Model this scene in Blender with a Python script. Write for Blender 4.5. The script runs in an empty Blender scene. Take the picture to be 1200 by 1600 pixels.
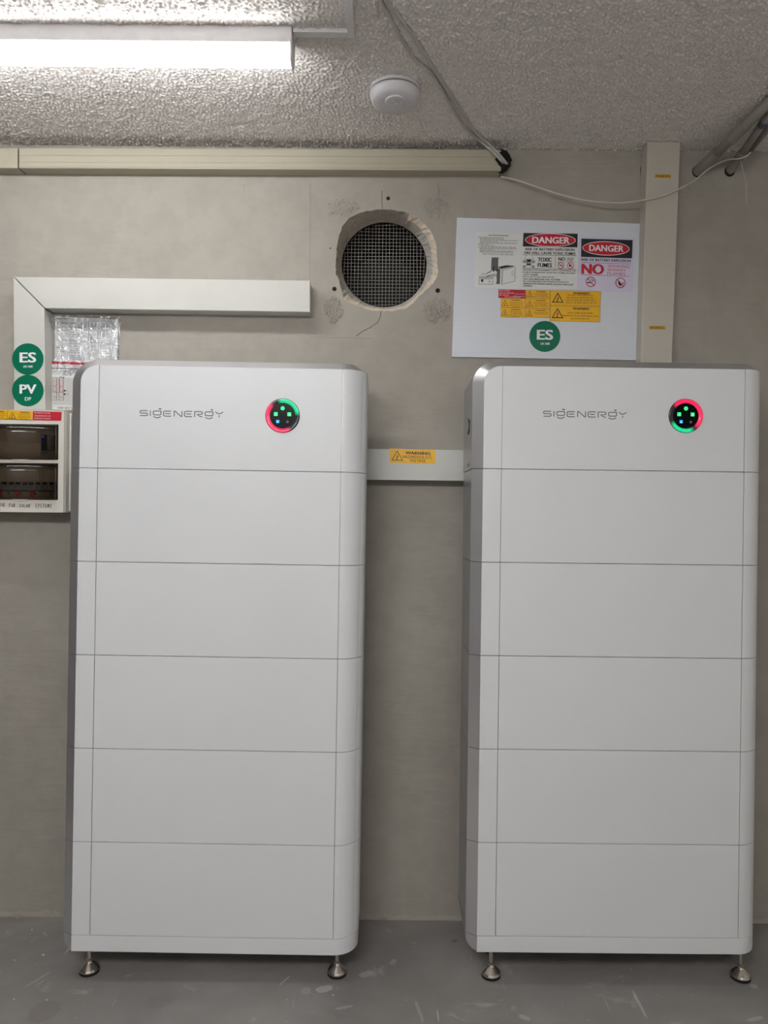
import bpy, bmesh, math, random
import numpy as np
from mathutils import Vector, Matrix
random.seed(4)
PI = math.pi
SC = bpy.context.scene

# ---------------------------------------------------------------- camera
F_PX, ROLL, CAMZ = 1150.0, 0.009, 1.37
cam_d = bpy.data.cameras.new('camera'); cam = bpy.data.objects.new('camera', cam_d)
SC.collection.objects.link(cam); SC.camera = cam
cam_d.sensor_fit = 'HORIZONTAL'; cam_d.sensor_width = 36.0
cam_d.lens = F_PX / 1200.0 * 36.0
cam_d.clip_start = 0.02
cam.matrix_world = Matrix.Translation((0, 0, CAMZ)) @ Matrix.Rotation(PI/2, 4, 'X') @ Matrix.Rotation(ROLL, 4, 'Z')

# ---------------------------------------------------------------- world and exposure
w = bpy.data.worlds.new('world'); SC.world = w; w.use_nodes = True
w.node_tree.nodes['Background'].inputs[0].default_value = (0.02, 0.02, 0.02, 1)
w.node_tree.nodes['Background'].inputs[1].default_value = 1.0
SC.view_settings.view_transform = 'Standard'
SC.view_settings.look = 'None'
SC.view_settings.gamma = 1.0
SC.view_settings.exposure = 0.12
SC.view_settings.use_curve_mapping = False
BATTEN_EMIT = 22.5        # the lamp in view
LAMP_A, LAMP_B, LAMP_C = 2.0, 54.0, 28.0   # unseen lamps assumed over and behind the photographer

# ---------------------------------------------------------------- key distances
D_WALL, D_CAB, CEIL = 2.475, 2.13, 2.597
CA, SA = math.cos(ROLL), math.sin(ROLL)
def at(px, py, D):
    dx, dy = px-600.0, py-800.0
    u = dx*CA + dy*SA; v = -dx*SA + dy*CA
    return Vector((u*D/F_PX, D, CAMZ - v*D/F_PX))
def at_ceiling(px, py, drop=0.0):
    dx, dy = px-600.0, py-800.0
    v = -dx*SA + dy*CA
    return at(px, py, (CEIL-drop-CAMZ)*F_PX/(-v))

# ---------------------------------------------------------------- materials
def new_mat(name):
    m = bpy.data.materials.new(name); m.use_nodes = True
    return m, m.node_tree, m.node_tree.nodes['Principled BSDF']
def lin(c):
    return tuple(((v/255.0)/12.92 if v/255.0 <= .04045 else ((v/255.0+.055)/1.055)**2.4) for v in c) + (1.0,)
def noise(nt, scale, detail=4, rough=.6, vec=None, dist=0.0):
    n = nt.nodes.new('ShaderNodeTexNoise'); n.inputs['Scale'].default_value = scale
    n.inputs['Detail'].default_value = detail; n.inputs['Roughness'].default_value = rough
    n.inputs['Distortion'].default_value = dist
    if vec is not None: nt.links.new(vec, n.inputs['Vector'])
    return n
def coords(nt, scale=(1, 1, 1)):
    tc = nt.nodes.new('ShaderNodeTexCoord'); mp = nt.nodes.new('ShaderNodeMapping')
    mp.inputs['Scale'].default_value = scale
    nt.links.new(tc.outputs['Object'], mp.inputs['Vector'])
    return mp.outputs['Vector']
def ramp(nt, src, stops):
    r = nt.nodes.new('ShaderNodeValToRGB')
    while len(r.color_ramp.elements) < len(stops): r.color_ramp.elements.new(.5)
    for e, (p, c) in zip(r.color_ramp.elements, stops):
        e.position = p; e.color = c if len(c) == 4 else (*c, 1)
    nt.links.new(src, r.inputs[0]); return r
def bump(nt, bs, src, strength, dist, prev=None):
    b = nt.nodes.new('ShaderNodeBump'); b.inputs['Strength'].default_value = strength
    b.inputs['Distance'].default_value = dist
    nt.links.new(src, b.inputs['Height'])
    if prev is not None: nt.links.new(prev.outputs[0], b.inputs['Normal'])
    nt.links.new(b.outputs[0], bs.inputs['Normal']); return b
def mixc(nt, fac, a, b):
    m = nt.nodes.new('ShaderNodeMix'); m.data_type = 'RGBA'
    nt.links.new(fac, m.inputs[0])
    for k, v in ((6, a), (7, b)):
        if isinstance(v, tuple): m.inputs[k].default_value = v
        else: nt.links.new(v, m.inputs[k])
    return m.outputs[2]
def plain(name, rgb, rough=.5, metal=0.0, var=.06, scale=25, bmp=0.0, bscale=300, spec=None):
    m, nt, bs = new_mat(name)
    c = lin(rgb); v = coords(nt)
    n = noise(nt, scale, 3, .5, v)
    r = ramp(nt, n.outputs[0], [(.3, tuple(x*(1-var) for x in c[:3])), (.7, tuple(min(1, x*(1+var)) for x in c[:3]))])
    nt.links.new(r.outputs[0], bs.inputs['Base Color'])
    bs.inputs['Roughness'].default_value = rough; bs.inputs['Metallic'].default_value = metal
    if spec is not None: bs.inputs['Specular IOR Level'].default_value = spec
    if bmp:
        n2 = noise(nt, bscale, 3, .6, v); bump(nt, bs, n2.outputs[0], bmp, .001)
    return m
def emit(name, rgb, s):
    m, nt, bs = new_mat(name)
    bs.inputs['Base Color'].default_value = lin(rgb)
    bs.inputs['Emission Color'].default_value = lin(rgb); bs.inputs['Emission Strength'].default_value = s
    return m

M = {}
M['cab_white'] = plain('cabinet_white', (222, 223, 224), .42, 0, .012, 3, .05, 900)
M['cab_body'] = plain('cabinet_shell', (120, 120, 120), .45, .3, .02, 8)
M['bevel'] = plain('satin_silver', (226, 226, 228), .30, .86, .02, 8)
M['side_silver'] = plain('brushed_silver', (178, 180, 182), .36, .8, .05, 20)
M['pvc'] = plain('white_pvc', (198, 197, 190), .42, 0, .025, 9, .03, 60)
M['pvc_cream'] = plain('aged_cream_pvc', (172, 165, 146), .45, 0, .03, 9, .03, 60)
M['pvc_right'] = plain('dimmed_grey_white_pvc', (188, 182, 170), .45, 0, .03, 9, .03, 60)  # grey-white lowered slightly to carry the dimmer light at the upper right
M['gap'] = plain('dark_gap', (24, 22, 20), .9)
M['ink'] = plain('black_print', (26, 24, 28), .5)
M['ink_soft'] = plain('grey_print', (92, 90, 92), .5)
M['logo'] = plain('grey_logo', (96, 94, 100), .45)
M['white_print'] = plain('white_print', (232, 232, 236), .45)
M['paper'] = plain('white_label', (222, 222, 218), .5, 0, .02)
M['paper_lilac'] = plain('lilac_white_label', (212, 206, 226), .4, 0, .02)
M['red'] = plain('red_print', (196, 18, 44), .45)
M['yellow'] = plain('yellow_label', (238, 180, 12), .4, 0, .04)
M['green'] = plain('green_label', (0, 108, 78), .35, 0, .03, spec=.25)
M['brass_label'] = plain('amber_tape', (204, 156, 40), .5)
M['cable'] = plain('cable_sheath', (184, 180, 172), .5)
M['cable_white'] = plain('thin_white_cable', (196, 192, 184), .5)
M['conduit'] = plain('grey_conduit', (142, 136, 128), .5, 0, .08, 12)
M['conduit_band'] = plain('blue_grey_band', (84, 92, 112), .5)
M['black'] = plain('black_plastic', (8, 8, 9), .2, spec=.12)
M['rubber'] = plain('black_rubber', (14, 13, 13), .7)
M['chrome'] = plain('polished_steel', (214, 208, 200), .16, 1.0, .02)
M['steel'] = plain('galvanised_wire', (176, 172, 166), .5, .3, .12, 60)
M['smoke'] = plain('detector_white', (214, 212, 214), .4, 0, .02)
M['enclosure'] = plain('enclosure_white', (222, 216, 206), .38, 0, .015)
M['cover'] = plain('breaker_cover', (150, 136, 118), .5)
M['breaker'] = plain('breaker_grey', (120, 118, 116), .45)
M['breaker_dark'] = plain('breaker_dark', (40, 44, 60), .4)
M['pipe'] = plain('dark_duct', (18, 16, 18), .6, 0, .3, 14)
M['foam'] = plain('black_foam', (22, 20, 18), .95, 0, .4, 200, .8, 300)
M['plaster'] = plain('broken_plaster', (226, 212, 192), .9, 0, .10, 60, .9, 220)
M['concrete_rim'] = plain('cut_concrete', (176, 168, 156), .9, 0, .10, 50, .7, 160)
M['pale_rim'] = plain('pale_mortar', (190, 186, 178), .85, 0, .07, 40, .5, 160)
M['housing'] = plain('lamp_housing', (214, 212, 212), .4)
M['led_green'] = emit('green_led', (40, 225, 120), 1.1)
M['led_mint'] = emit('mint_led', (120, 250, 180), 1.1)
M['led_blue'] = emit('blue_led', (40, 150, 245), 1.1)
M['led_grey'] = emit('dim_led', (110, 112, 118), .35)
M['led_indigo'] = emit('indigo_led', (70, 80, 240), 1.2)

def m_wall():
    m, nt, bs = new_mat('painted_render')
    v = coords(nt, (1, 1, 1.6)); c = coords(nt)
    n = noise(nt, 2.2, 4, .55, c)
    r = ramp(nt, n.outputs[0], [(.3, lin((160, 154, 144))), (.7, lin((171, 165, 155)))])
    n2 = noise(nt, 16, 3, .6, c)
    r2 = ramp(nt, n2.outputs[0], [(.35, (.93, .93, .93)), (.6, (1, 1, 1))])
    mm = nt.nodes.new('ShaderNodeMix'); mm.data_type = 'RGBA'; mm.blend_type = 'MULTIPLY'; mm.inputs[0].default_value = 1
    nt.links.new(r.outputs[0], mm.inputs[6]); nt.links.new(r2.outputs[0], mm.inputs[7])
    nt.links.new(mm.outputs[2], bs.inputs['Base Color'])
    bs.inputs['Roughness'].default_value = .72; bs.inputs['Specular IOR Level'].default_value = .25
    a = noise(nt, 150, 3, .6, v); b = noise(nt, 9, 3, .5, coords(nt, (.5, 1, 2.4)))
    p = bump(nt, bs, b.outputs[0], .35, .008)
    bump(nt, bs, a.outputs[0], .35, .0012, p)
    return m
M['wall'] = m_wall()
def m_ceil():
    m, nt, bs = new_mat('stippled_ceiling')
    c = coords(nt)
    n = noise(nt, 60, 4, .6, c)
    r = ramp(nt, n.outputs[0], [(.3, lin((226, 219, 214))), (.7, lin((244, 238, 233)))])
    nt.links.new(r.outputs[0], bs.inputs['Base Color']); bs.inputs['Roughness'].default_value = .9
    bs.inputs['Specular IOR Level'].default_value = .15
    a = noise(nt, 330, 3, .6, c); bump(nt, bs, a.outputs[0], .9, .0016)
    return m
M['ceiling'] = m_ceil()
M['wall_white'] = plain('bounce_white_wall', (232, 228, 220), .8, 0, .03, 3)  # unseen walls, white chosen to bounce light onto the ceiling
M['wall_dark'] = plain('darkened_grey_wall', (96, 92, 88), .8, 0, .03, 3)  # unseen left wall, darkened so the cabinet bevel reflects less light
def m_floor():
    m, nt, bs = new_mat('sealed_concrete')
    c = coords(nt)
    n = noise(nt, 2.6, 6, .62, c, .4)
    base = ramp(nt, n.outputs[0], [(.28, lin((126, 122, 119))), (.5, lin((140, 136, 133))), (.72, lin((156, 152, 148)))])
    col = base.outputs[0]
    # scuffed pale patches
    n2 = noise(nt, 7, 5, .6, c, 1.2)
    f2 = ramp(nt, n2.outputs[0], [(.62, (0, 0, 0)), (.70, (.5, .5, .5))])
    col = mixc(nt, f2.outputs[0], col, lin((184, 180, 175)))
    # scratches
    for rot, sc in ((.5, 34), (-.7, 28), (1.2, 40)):
        tc = nt.nodes.new('ShaderNodeTexCoord'); mp = nt.nodes.new('ShaderNodeMapping')
        mp.inputs['Rotation'].default_value = (0, 0, rot); mp.inputs['Scale'].default_value = (1, .09, 1)
        nt.links.new(tc.outputs['Object'], mp.inputs['Vector'])
        s = noise(nt, sc, 2, .5, mp.outputs['Vector'], .3)
        f = ramp(nt, s.outputs[0], [(.725, (0, 0, 0)), (.745, (.55, .55, .55))])
        col = mixc(nt, f.outputs[0], col, lin((200, 196, 190)))
    # specks of paint
    vo = nt.nodes.new('ShaderNodeTexVoronoi'); vo.inputs['Scale'].default_value = 26
    nt.links.new(c, vo.inputs['Vector'])
    f = ramp(nt, vo.outputs['Distance'], [(.055, (.8, .8, .8)), (.085, (0, 0, 0))])
    n5 = noise(nt, 3.3, 3, .6, c); g = ramp(nt, n5.outputs[0], [(.52, (0, 0, 0)), (.62, (1, 1, 1))])
    mu = nt.nodes.new('ShaderNodeMath'); mu.operation = 'MULTIPLY'
    nt.links.new(f.outputs[0], mu.inputs[0]); nt.links.new(g.outputs[0], mu.inputs[1])
    col = mixc(nt, mu.outputs[0], col, lin((205, 201, 196)))
    # fixed stains: world spots (floor object sits at the origin)
    for (px, py, rx, ry, rot, k, cc) in STAINS:
        p = at(px, py, CAMZ*F_PX/(py-800+(600-px)*SA))
        tc = nt.nodes.new('ShaderNodeTexCoord'); mp = nt.nodes.new('ShaderNodeMapping'); mp.vector_type = 'TEXTURE'
        mp.inputs['Location'].default_value = (p.x, p.y, 0); mp.inputs['Rotation'].default_value = (0, 0, rot)
        mp.inputs['Scale'].default_value = (rx, ry, 1)
        nt.links.new(tc.outputs['Object'], mp.inputs['Vector'])
        nd = noise(nt, 1.6, 3, .6, mp.outputs['Vector'])
        ad = nt.nodes.new('ShaderNodeVectorMath'); ad.operation = 'ADD'
        su = nt.nodes.new('ShaderNodeVectorMath'); su.operation = 'SUBTRACT'; su.inputs[1].default_value = (.5, .5, .5)
        nt.links.new(nd.outputs['Color'], su.inputs[0])
        nt.links.new(mp.outputs['Vector'], ad.inputs[0]); nt.links.new(su.outputs[0], ad.inputs[1])
        ln = nt.nodes.new('ShaderNodeVectorMath'); ln.operation = 'LENGTH'
        nt.links.new(ad.outputs[0], ln.inputs[0])
        f = ramp(nt, ln.outputs['Value'], [(.80, (k, k, k)), (.95, (0, 0, 0))])
        col = mixc(nt, f.outputs[0], col, lin(cc))
    nt.links.new(col, bs.inputs['Base Color'])
    rr = ramp(nt, n.outputs[0], [(.3, (.5, .5, .5)), (.7, (.62, .62, .62))])
    nt.links.new(rr.outputs[0], bs.inputs['Roughness']); bs.inputs['Specular IOR Level'].default_value = .3
    a = noise(nt, 90, 5, .65, c); bump(nt, bs, a.outputs[0], .22, .001)
    return m
STAINS = [(507, 1545, .030, .016, .35, .6, (192, 189, 185)), (478, 1548, .018, .018, 0, .3, (183, 179, 173)),
          (572, 1522, .026, .015, .5, .5, (178, 174, 169)), (445, 1532, .003, .03, -.5, .7, (195, 191, 183)),
          (538, 1574, .03, .006, .3, .5, (183, 173, 168)), (70, 1580, .05, .05, 0, .35, (117, 109, 104)),
          (1178, 1541, .013, .012, 0, .45, (190, 185, 180)), (1180, 1592, .03, .008, .3, .5, (192, 187, 183)),
          (820, 1590, .02, .01, -.6, .4, (195, 191, 185)), (250, 1565, .05, .03, .4, .3, (119, 117, 117)),
          (655, 1580, .006, .05, .2, .4, (183, 179, 173)), (60, 1530, .004, .05, -.5, .5, (183, 179, 173)),
          (710, 1470, .012, .01, 0, .4, (80, 75, 73)), (586, 1485, .012, .006, .3, .4, (143, 143, 151))]
M['floor'] = m_floor()
def m_corflute():
    m, nt, bs = new_mat('white_corflute')
    c = coords(nt); wv = nt.nodes.new('ShaderNodeTexWave'); wv.wave_type = 'BANDS'; wv.bands_direction = 'Z'
    wv.inputs['Scale'].default_value = 62; wv.inputs['Distortion'].default_value = 0
    nt.links.new(c, wv.inputs['Vector'])
    r = ramp(nt, wv.outputs[0], [(0, lin((204, 207, 214))), (1, lin((222, 225, 231)))])
    nt.links.new(r.outputs[0], bs.inputs['Base Color']); bs.inputs['Roughness'].default_value = .38
    bump(nt, bs, wv.outputs[0], .25, .0006)
    return m
M['corflute'] = m_corflute()
def m_diff(name, s):
    m, nt, bs = new_mat(name)
    bs.inputs['Base Color'].default_value = (.9, .9, .9, 1)
    bs.inputs['Emission Color'].default_value = (.975, .985, 1.0, 1); bs.inputs['Emission Strength'].default_value = s
    return m
M['diffuser'] = m_diff('lit_diffuser', BATTEN_EMIT)
for k_, e_ in zip('abc', (LAMP_A, LAMP_B, LAMP_C)): M['diffuser_'+k_] = m_diff('lit_diffuser_'+k_, e_)
def m_smoked():
    m, nt, bs = new_mat('smoked_plastic')
    nt.nodes.remove(bs); out = nt.nodes['Material Output']
    t = nt.nodes.new('ShaderNodeBsdfTransparent'); t.inputs[0].default_value = (.50, .46, .42, 1)
    g = nt.nodes.new('ShaderNodeBsdfGlossy'); g.inputs['Roughness'].default_value = .08; g.inputs[0].default_value = (.9, .9, .9, 1)
    fr = nt.nodes.new('ShaderNodeFresnel'); fr.inputs[0].default_value = 1.5
    mx = nt.nodes.new('ShaderNodeMixShader')
    nt.links.new(fr.outputs[0], mx.inputs[0]); nt.links.new(t.outputs[0], mx.inputs[1]); nt.links.new(g.outputs[0], mx.inputs[2])
    nt.links.new(mx.outputs[0], out.inputs[0]); return m
M['smoked'] = m_smoked()
def m_film():
    m, nt, bs = new_mat('clear_film')
    nt.nodes.remove(bs); out = nt.nodes['Material Output']
    t = nt.nodes.new('ShaderNodeBsdfTransparent'); t.inputs[0].default_value = (.93, .94, .97, 1)
    g = nt.nodes.new('ShaderNodeBsdfGlossy'); g.inputs['Roughness'].default_value = .12
    c = coords(nt, (1, 1, .7)); n = noise(nt, 24, 3, .6, c, 1.5)
    b = nt.nodes.new('ShaderNodeBump'); b.inputs['Strength'].default_value = 1; b.inputs['Distance'].default_value = .012
    nt.links.new(n.outputs[0], b.inputs['Height']); nt.links.new(b.outputs[0], g.inputs['Normal'])
    mx = nt.nodes.new('ShaderNodeMixShader'); mx.inputs[0].default_value = .2
    nt.links.new(t.outputs[0], mx.inputs[1]); nt.links.new(g.outputs[0], mx.inputs[2])
    nt.links.new(mx.outputs[0], out.inputs[0]); return m
M['film'] = m_film()
def m_ring():
    m, nt, bs = new_mat('status_ring')
    at_ = nt.nodes.new('ShaderNodeAttribute'); at_.attribute_name = 'glow'
    bs.inputs['Base Color'].default_value = (.04, .04, .045, 1)
    bs.inputs['Roughness'].default_value = .2; bs.inputs['Metallic'].default_value = .7
    nt.links.new(at_.outputs['Color'], bs.inputs['Emission Color']); bs.inputs['Emission Strength'].default_value = 1.15
    return m
M['ring'] = m_ring()

# ---------------------------------------------------------------- mesh helpers
def obj(name, verts, faces, mat, parent=None, smooth=False, origin=None):
    me = bpy.data.meshes.new(name)
    o0 = Vector(origin) if origin is not None else (world_loc(parent) if parent is not None else Vector((0, 0, 0)))
    me.from_pydata([tuple(Vector(v)-o0) for v in verts], [], faces)
    mats = mat if isinstance(mat, list) else [mat]
    for m in mats: me.materials.append(m)
    if smooth: me.shade_smooth()
    o = bpy.data.objects.new(name, me); SC.collection.objects.link(o)
    if parent is not None: o.parent = parent
    else: o.location = o0
    return o
def world_loc(o):
    v = Vector((0, 0, 0))
    while o is not None:
        v += o.location; o = o.parent
    return v
def tag(o, label, cat, group=None, kind=None):
    if label: o['label'] = label
    if cat: o['category'] = cat
    if group: o['group'] = group
    if kind: o['kind'] = kind
    return o
def thing(name, loc, label, cat, group=None):
    o = bpy.data.objects.new(name, None); SC.collection.objects.link(o); o.location = loc
    o.empty_display_size = .02
    return tag(o, label, cat, group)
def bevel(o, wd=.0015, seg=2):
    m = o.modifiers.new('bevel', 'BEVEL'); m.width = wd; m.segments = seg; m.limit_method = 'ANGLE'; m.angle_limit = .6
    return o
def prism_y(pts, y0, y1):
    """closed polygon of (x, z) extruded from y0 (front) to y1 (back)"""
    n = len(pts)
    v = [(x, y0, z) for x, z in pts] + [(x, y1, z) for x, z in pts]
    f = [tuple(range(n)), tuple(range(2*n-1, n-1, -1))] + [(i, i+n, (i+1) % n+n, (i+1) % n) for i in range(n)]
    return v, f
def prism_z(pts, z0, z1):
    n = len(pts)
    v = [(x, y, z0) for x, y in pts] + [(x, y, z1) for x, y in pts]
    f = [tuple(range(n-1, -1, -1)), tuple(range(n, 2*n))] + [(i, (i+1) % n, (i+1) % n+n, i+n) for i in range(n)]
    return v, f
def box(x0, x1, y0, y1, z0, z1):
    return prism_z([(x0, y0), (x1, y0), (x1, y1), (x0, y1)], z0, z1)
def join(*parts):
    V, Fc = [], []
    for v, f in parts:
        k = len(V); V += list(v); Fc += [tuple(i+k for i in q) for q in f]
    return V, Fc
def fix(o):
    bm = bmesh.new(); bm.from_mesh(o.data); bmesh.ops.recalc_face_normals(bm, faces=bm.faces); bm.to_mesh(o.data); bm.free(); return o
def xz(px, py, D):
    p = at(px, py, D); return (p.x, p.z)
def smooth_path(pts, k=6):
    P = [Vector(p) for p in pts]; out = []
    for i in range(len(P)-1):
        a, b, c, d = P[max(0, i-1)], P[i], P[i+1], P[min(len(P)-1, i+2)]
        for j in range(k):
            t = j/k
            out.append(.5*((2*b)+(c-a)*t+(2*a-5*b+4*c-d)*t*t+(3*b-a-3*c+d)*t**3))
    out.append(P[-1]); return out
def tube(pts, r, seg=10, flat=1.0):
    V, Fc = [], []
    n = len(pts); up = Vector((0, 0, 1))
    for i, p in enumerate(pts):
        d = (pts[min(n-1, i+1)]-pts[max(0, i-1)]).normalized()
        if abs(d.dot(up)) > .97: a = Vector((0, 1, 0)).cross(d).normalized()
        else: a = d.cross(up).normalized()
        b = a.cross(d)
        rr = r if not hasattr(r, '__len__') else r[i]
        for k in range(seg):
            t = 2*PI*k/seg; V.append(tuple(p + a*math.cos(t)*rr + b*math.sin(t)*rr*flat))
    for i in range(n-1):
        for k in range(seg):
            Fc.append((i*seg+k, i*seg+(k+1) % seg, (i+1)*seg+(k+1) % seg, (i+1)*seg+k))
    Fc.append(tuple(range(seg-1, -1, -1))); Fc.append(tuple((n-1)*seg+k for k in range(seg)))
    return V, Fc
def lathe(prof, c, seg=32, axis='z', sign=1):
    """prof: list of (r, h)"""
    V, Fc = [], []
    for r, h in prof:
        for k in range(seg):
            t = 2*PI*k/seg
            if axis == 'z': V.append((c[0]+r*math.cos(t), c[1]+r*math.sin(t), c[2]+h*sign))
            else: V.append((c[0]+r*math.cos(t), c[1]+h*sign, c[2]+r*math.sin(t)))
    for i in range(len(prof)-1):
        for k in range(seg):
            Fc.append((i*seg+k, i*seg+(k+1) % seg, (i+1)*seg+(k+1) % seg, (i+1)*seg+k))
    Fc.append(tuple(range(seg))); Fc.append(tuple((len(prof)-1)*seg+k for k in range(seg)))
    return V, Fc

# ---------------------------------------------------------------- printing on flat labels
_tc = {}
def glyphs(s, bold, narrow=False):
    key = (s, bold)
    if key in _tc: return _tc[key]
    cu = bpy.data.curves.new('t', 'FONT'); cu.body = s; cu.size = 1; cu.offset = bold; cu.resolution_u = 3
    o = bpy.data.objects.new('t', cu); SC.collection.objects.link(o)
    dg = bpy.context.evaluated_depsgraph_get(); dg.update()
    me = o.evaluated_get(dg).to_mesh()
    vs = [(v.co.x, v.co.y) for v in me.vertices]; fs = [tuple(p.vertices) for p in me.polygons]
    o.evaluated_get(dg).to_mesh_clear()
    bpy.data.objects.remove(o); bpy.data.curves.remove(cu)
    xs = [v[0] for v in vs]; ys = [v[1] for v in vs]
    x0, x1, y0, y1 = min(xs), max(xs), min(ys), max(ys)
    vs = [((x-x0)/(x1-x0), 1-(y-y0)/(y1-y0)) for x, y in vs]
    _tc[key] = (vs, fs); return _tc[key]
class Frame:
    """a label's own flat frame: (s, t) from its top-left corner, on its real plane"""
    def __init__(s, tl, tr, br, bl, D):
        s.q = [Vector(p) for p in (tl, tr, br, bl)]; s.D = D
        s.w = (s.q[1]-s.q[0]).length; s.h = (s.q[3]-s.q[0]).length
    def px(s, a, b):
        tl, tr, br, bl = s.q
        return tl*(1-a)*(1-b)+tr*a*(1-b)+br*a*b+bl*(1-a)*b
    def w3(s, a, b, lift=0.0):
        p = s.px(a, b); r = at(p.x, p.y, s.D); return (r.x, s.D-lift, r.z)
def rectframe(cx, cy, wd, ht, D, slope=.012):
    c = Vector((cx, cy)); ex = Vector((1, slope)); ey = Vector((-slope, 1))
    return Frame(c-ex*wd/2-ey*ht/2, c+ex*wd/2-ey*ht/2, c+ex*wd/2+ey*ht/2, c-ex*wd/2+ey*ht/2, D)
class Print:
    def __init__(s, fr, lift): s.f = fr; s.l = lift; s.V = []; s.F = []
    def add(s, pts, faces):
        k = len(s.V); s.V += [s.f.w3(a, b, s.l) for a, b in pts]; s.F += [tuple(i+k for i in q) for q in faces]
    def poly(s, pts): s.add(pts, [tuple(range(len(pts)))])
    def rect(s, a0, b0, a1, b1): s.poly([(a0, b0), (a1, b0), (a1, b1), (a0, b1)])
    def text(s, t, a0, b0, a1, b1, bold=.012):
        vs, fs = glyphs(t, min(bold, .008)); k = max(0, bold-.006)*(b1-b0)*s.f.h*1.5/s.f.w
        for q in ((0, -1, 1) if k > 1e-5 else (0,)):
            s.l += .00006*abs(q)*(1.5+q*.5); s.add([(a0+k+(a1-a0-2*k)*x+q*k, b0+(b1-b0)*y) for x, y in vs], fs); s.l -= .00006*abs(q)*(1.5+q*.5)
    def disc(s, a, b, r, n=40, ky=1.0):
        s.poly([(a+r*math.cos(2*PI*k/n)/s.f.w, b+r*ky*math.sin(2*PI*k/n)/s.f.h) for k in range(n)])
    def ring(s, a, b, r, wd, n=36, ky=1.0):
        P = [(a+q*math.cos(2*PI*k/n)/s.f.w, b+(q*ky if q == r else (r*ky-wd))*math.sin(2*PI*k/n)/s.f.h) for q in (r, r-wd) for k in range(n)]
        s.add(P, [(k, (k+1) % n, (k+1) % n+n, k+n) for k in range(n)])
    def line(s, pts, wd):
        """stroke through (s, t) points, width in photo pixels"""
        W, H = s.f.w, s.f.h
        for (a, b), (c, d) in zip(pts[:-1], pts[1:]):
            dx, dy = (c-a)*W, (d-b)*H; L = math.hypot(dx, dy) or 1; nx, ny = -dy/L*wd/2, dx/L*wd/2; ex, ey = dx/L*wd*.3, dy/L*wd*.3
            s.poly([(a+(nx-ex)/W, b+(ny-ey)/H), (c+(nx+ex)/W, d+(ny+ey)/H), (c-(nx-ex)/W, d-(ny-ey)/H), (a-(nx+ex)/W, b-(ny+ey)/H)])
    def small(s, a0, b, a1, hpx, dens=.7):
        """lettering too small to read in the photograph: rows of tiny strokes"""
        x = a0; W, H = s.f.w, s.f.h
        while x < a1:
            word = random.randint(3, 8)
            for _ in range(word):
                if x >= a1: break
                cw = hpx*random.uniform(.35, .6)/W; h = hpx/H
                k = random.random()
                if k < .4: s.rect(x, b, x+cw*.42, b+h); s.rect(x, b+h*.38, x+cw, b+h*.62)
                elif k < .7: s.rect(x, b, x+cw, b+h*.28); s.rect(x, b+h*.7, x+cw, b+h)
                else: s.rect(x+cw*.3, b, x+cw*.7, b+h)
                x += cw*1.35
            x += hpx*.5/W
    def triangle(s, a, b, hpx, wd):
        """warning triangle outline, centre base (a, b) bottom"""
        W, H = s.f.w, s.f.h; hw = hpx*.58
        P = [(0, -hpx), (hw, 0), (-hw, 0)]; k = 1-wd*3.0/hpx; cy = -hpx/3
        Q = [(x*k, (y-cy)*k+cy) for x, y in P]
        A = [(a+x/W, b+y/H) for x, y in P+Q]
        s.add(A, [(0, 1, 4, 3), (1, 2, 5, 4), (2, 0, 3, 5)])
        z = hpx
        B = [(.10, -.68), (-.10, -.36), (-.005, -.39), (-.08, -.17), (-.14, -.2), (-.06, -.06), (.05, -.16), (-.01, -.19), (.12, -.46), (.015, -.43), (.13, -.66)]
        s.poly([(a+x*z/W, b+y*z/H) for x, y in B])
    def build(s, name, mat, parent):
        o = obj(name, s.V, s.F, mat, parent); return fix_front(o)
def fix_front(o):
    me = o.data
    bm = bmesh.new(); bm.from_mesh(me)
    for f in bm.faces:
        f.normal_update()
        if f.normal.y > 0: f.normal_flip()
    bm.to_mesh(me); bm.free(); return o
def label_base(name, fr, t, mat, label, cat, group=None, outline=None, nm='backing'):
    p = fr.w3(.5, .5); root = thing(name, (p[0], fr.D, p[2]), label, cat, group)
    pts = outline or [(0, 0), (1, 0), (1, 1), (0, 1)]
    P = [fr.w3(a, b) for a, b in pts]
    v, f = prism_y([(q[0], q[2]) for q in P], fr.D, fr.D+t)
    o = fix(obj(nm, v, f, mat, root)); return root
L1, L2, L3 = .0004, .0008, .0012

# ================================================================= STRUCTURE
RX0, RX1, RY0 = -2.3, 2.5, -2.2
hole_c = [(540, 170), (600, 172), (700, 190), (760, 212), (800, 238), (850, 280), (880, 310), (905, 350), (925, 410), (935, 480), (940, 560),
          (942, 640), (925, 680), (900, 712), (870, 745), (820, 790), (770, 840), (720, 885), (640, 902), (540, 906), (450, 897), (400, 882),
          (330, 850), (262, 822), (246, 750), (232, 690), (207, 640), (205, 560), (215, 430), (235, 340), (255, 290), (300, 235), (360, 205), (430, 185)]
hole_px = [(480+x*.21667, 290+y*.21667) for x, y in hole_c]
hc = at(600.3, 413.5, 2.585); HR = .149
def hole_ring(n=120):
    c = Vector((600.3, 413.5)); P = [Vector(p) for p in hole_px]; out = []
    for k in range(n):
        th = 2*PI*k/n; d = Vector((math.cos(th), -math.sin(th)))
        best = None
        for i in range(len(P)):
            a, b = P[i], P[(i+1) % len(P)]; e = b-a; den = d.x*(-e.y)+d.y*e.x
            if abs(den) < 1e-9: continue
            r = a-c
            t = (r.x*(-e.y)+r.y*e.x)/den; s = (d.x*r.y-d.y*r.x)/den
            if t > 0 and -1e-6 <= s <= 1+1e-6 and (best is None or t > best): best = t
        q = c+d*(best+random.uniform(-.7, .7)); p = at(q.x, q.y, D_WALL); out.append((p.x, p.z))
    return out
ring0 = hole_ring(); NR = len(ring0)
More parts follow.
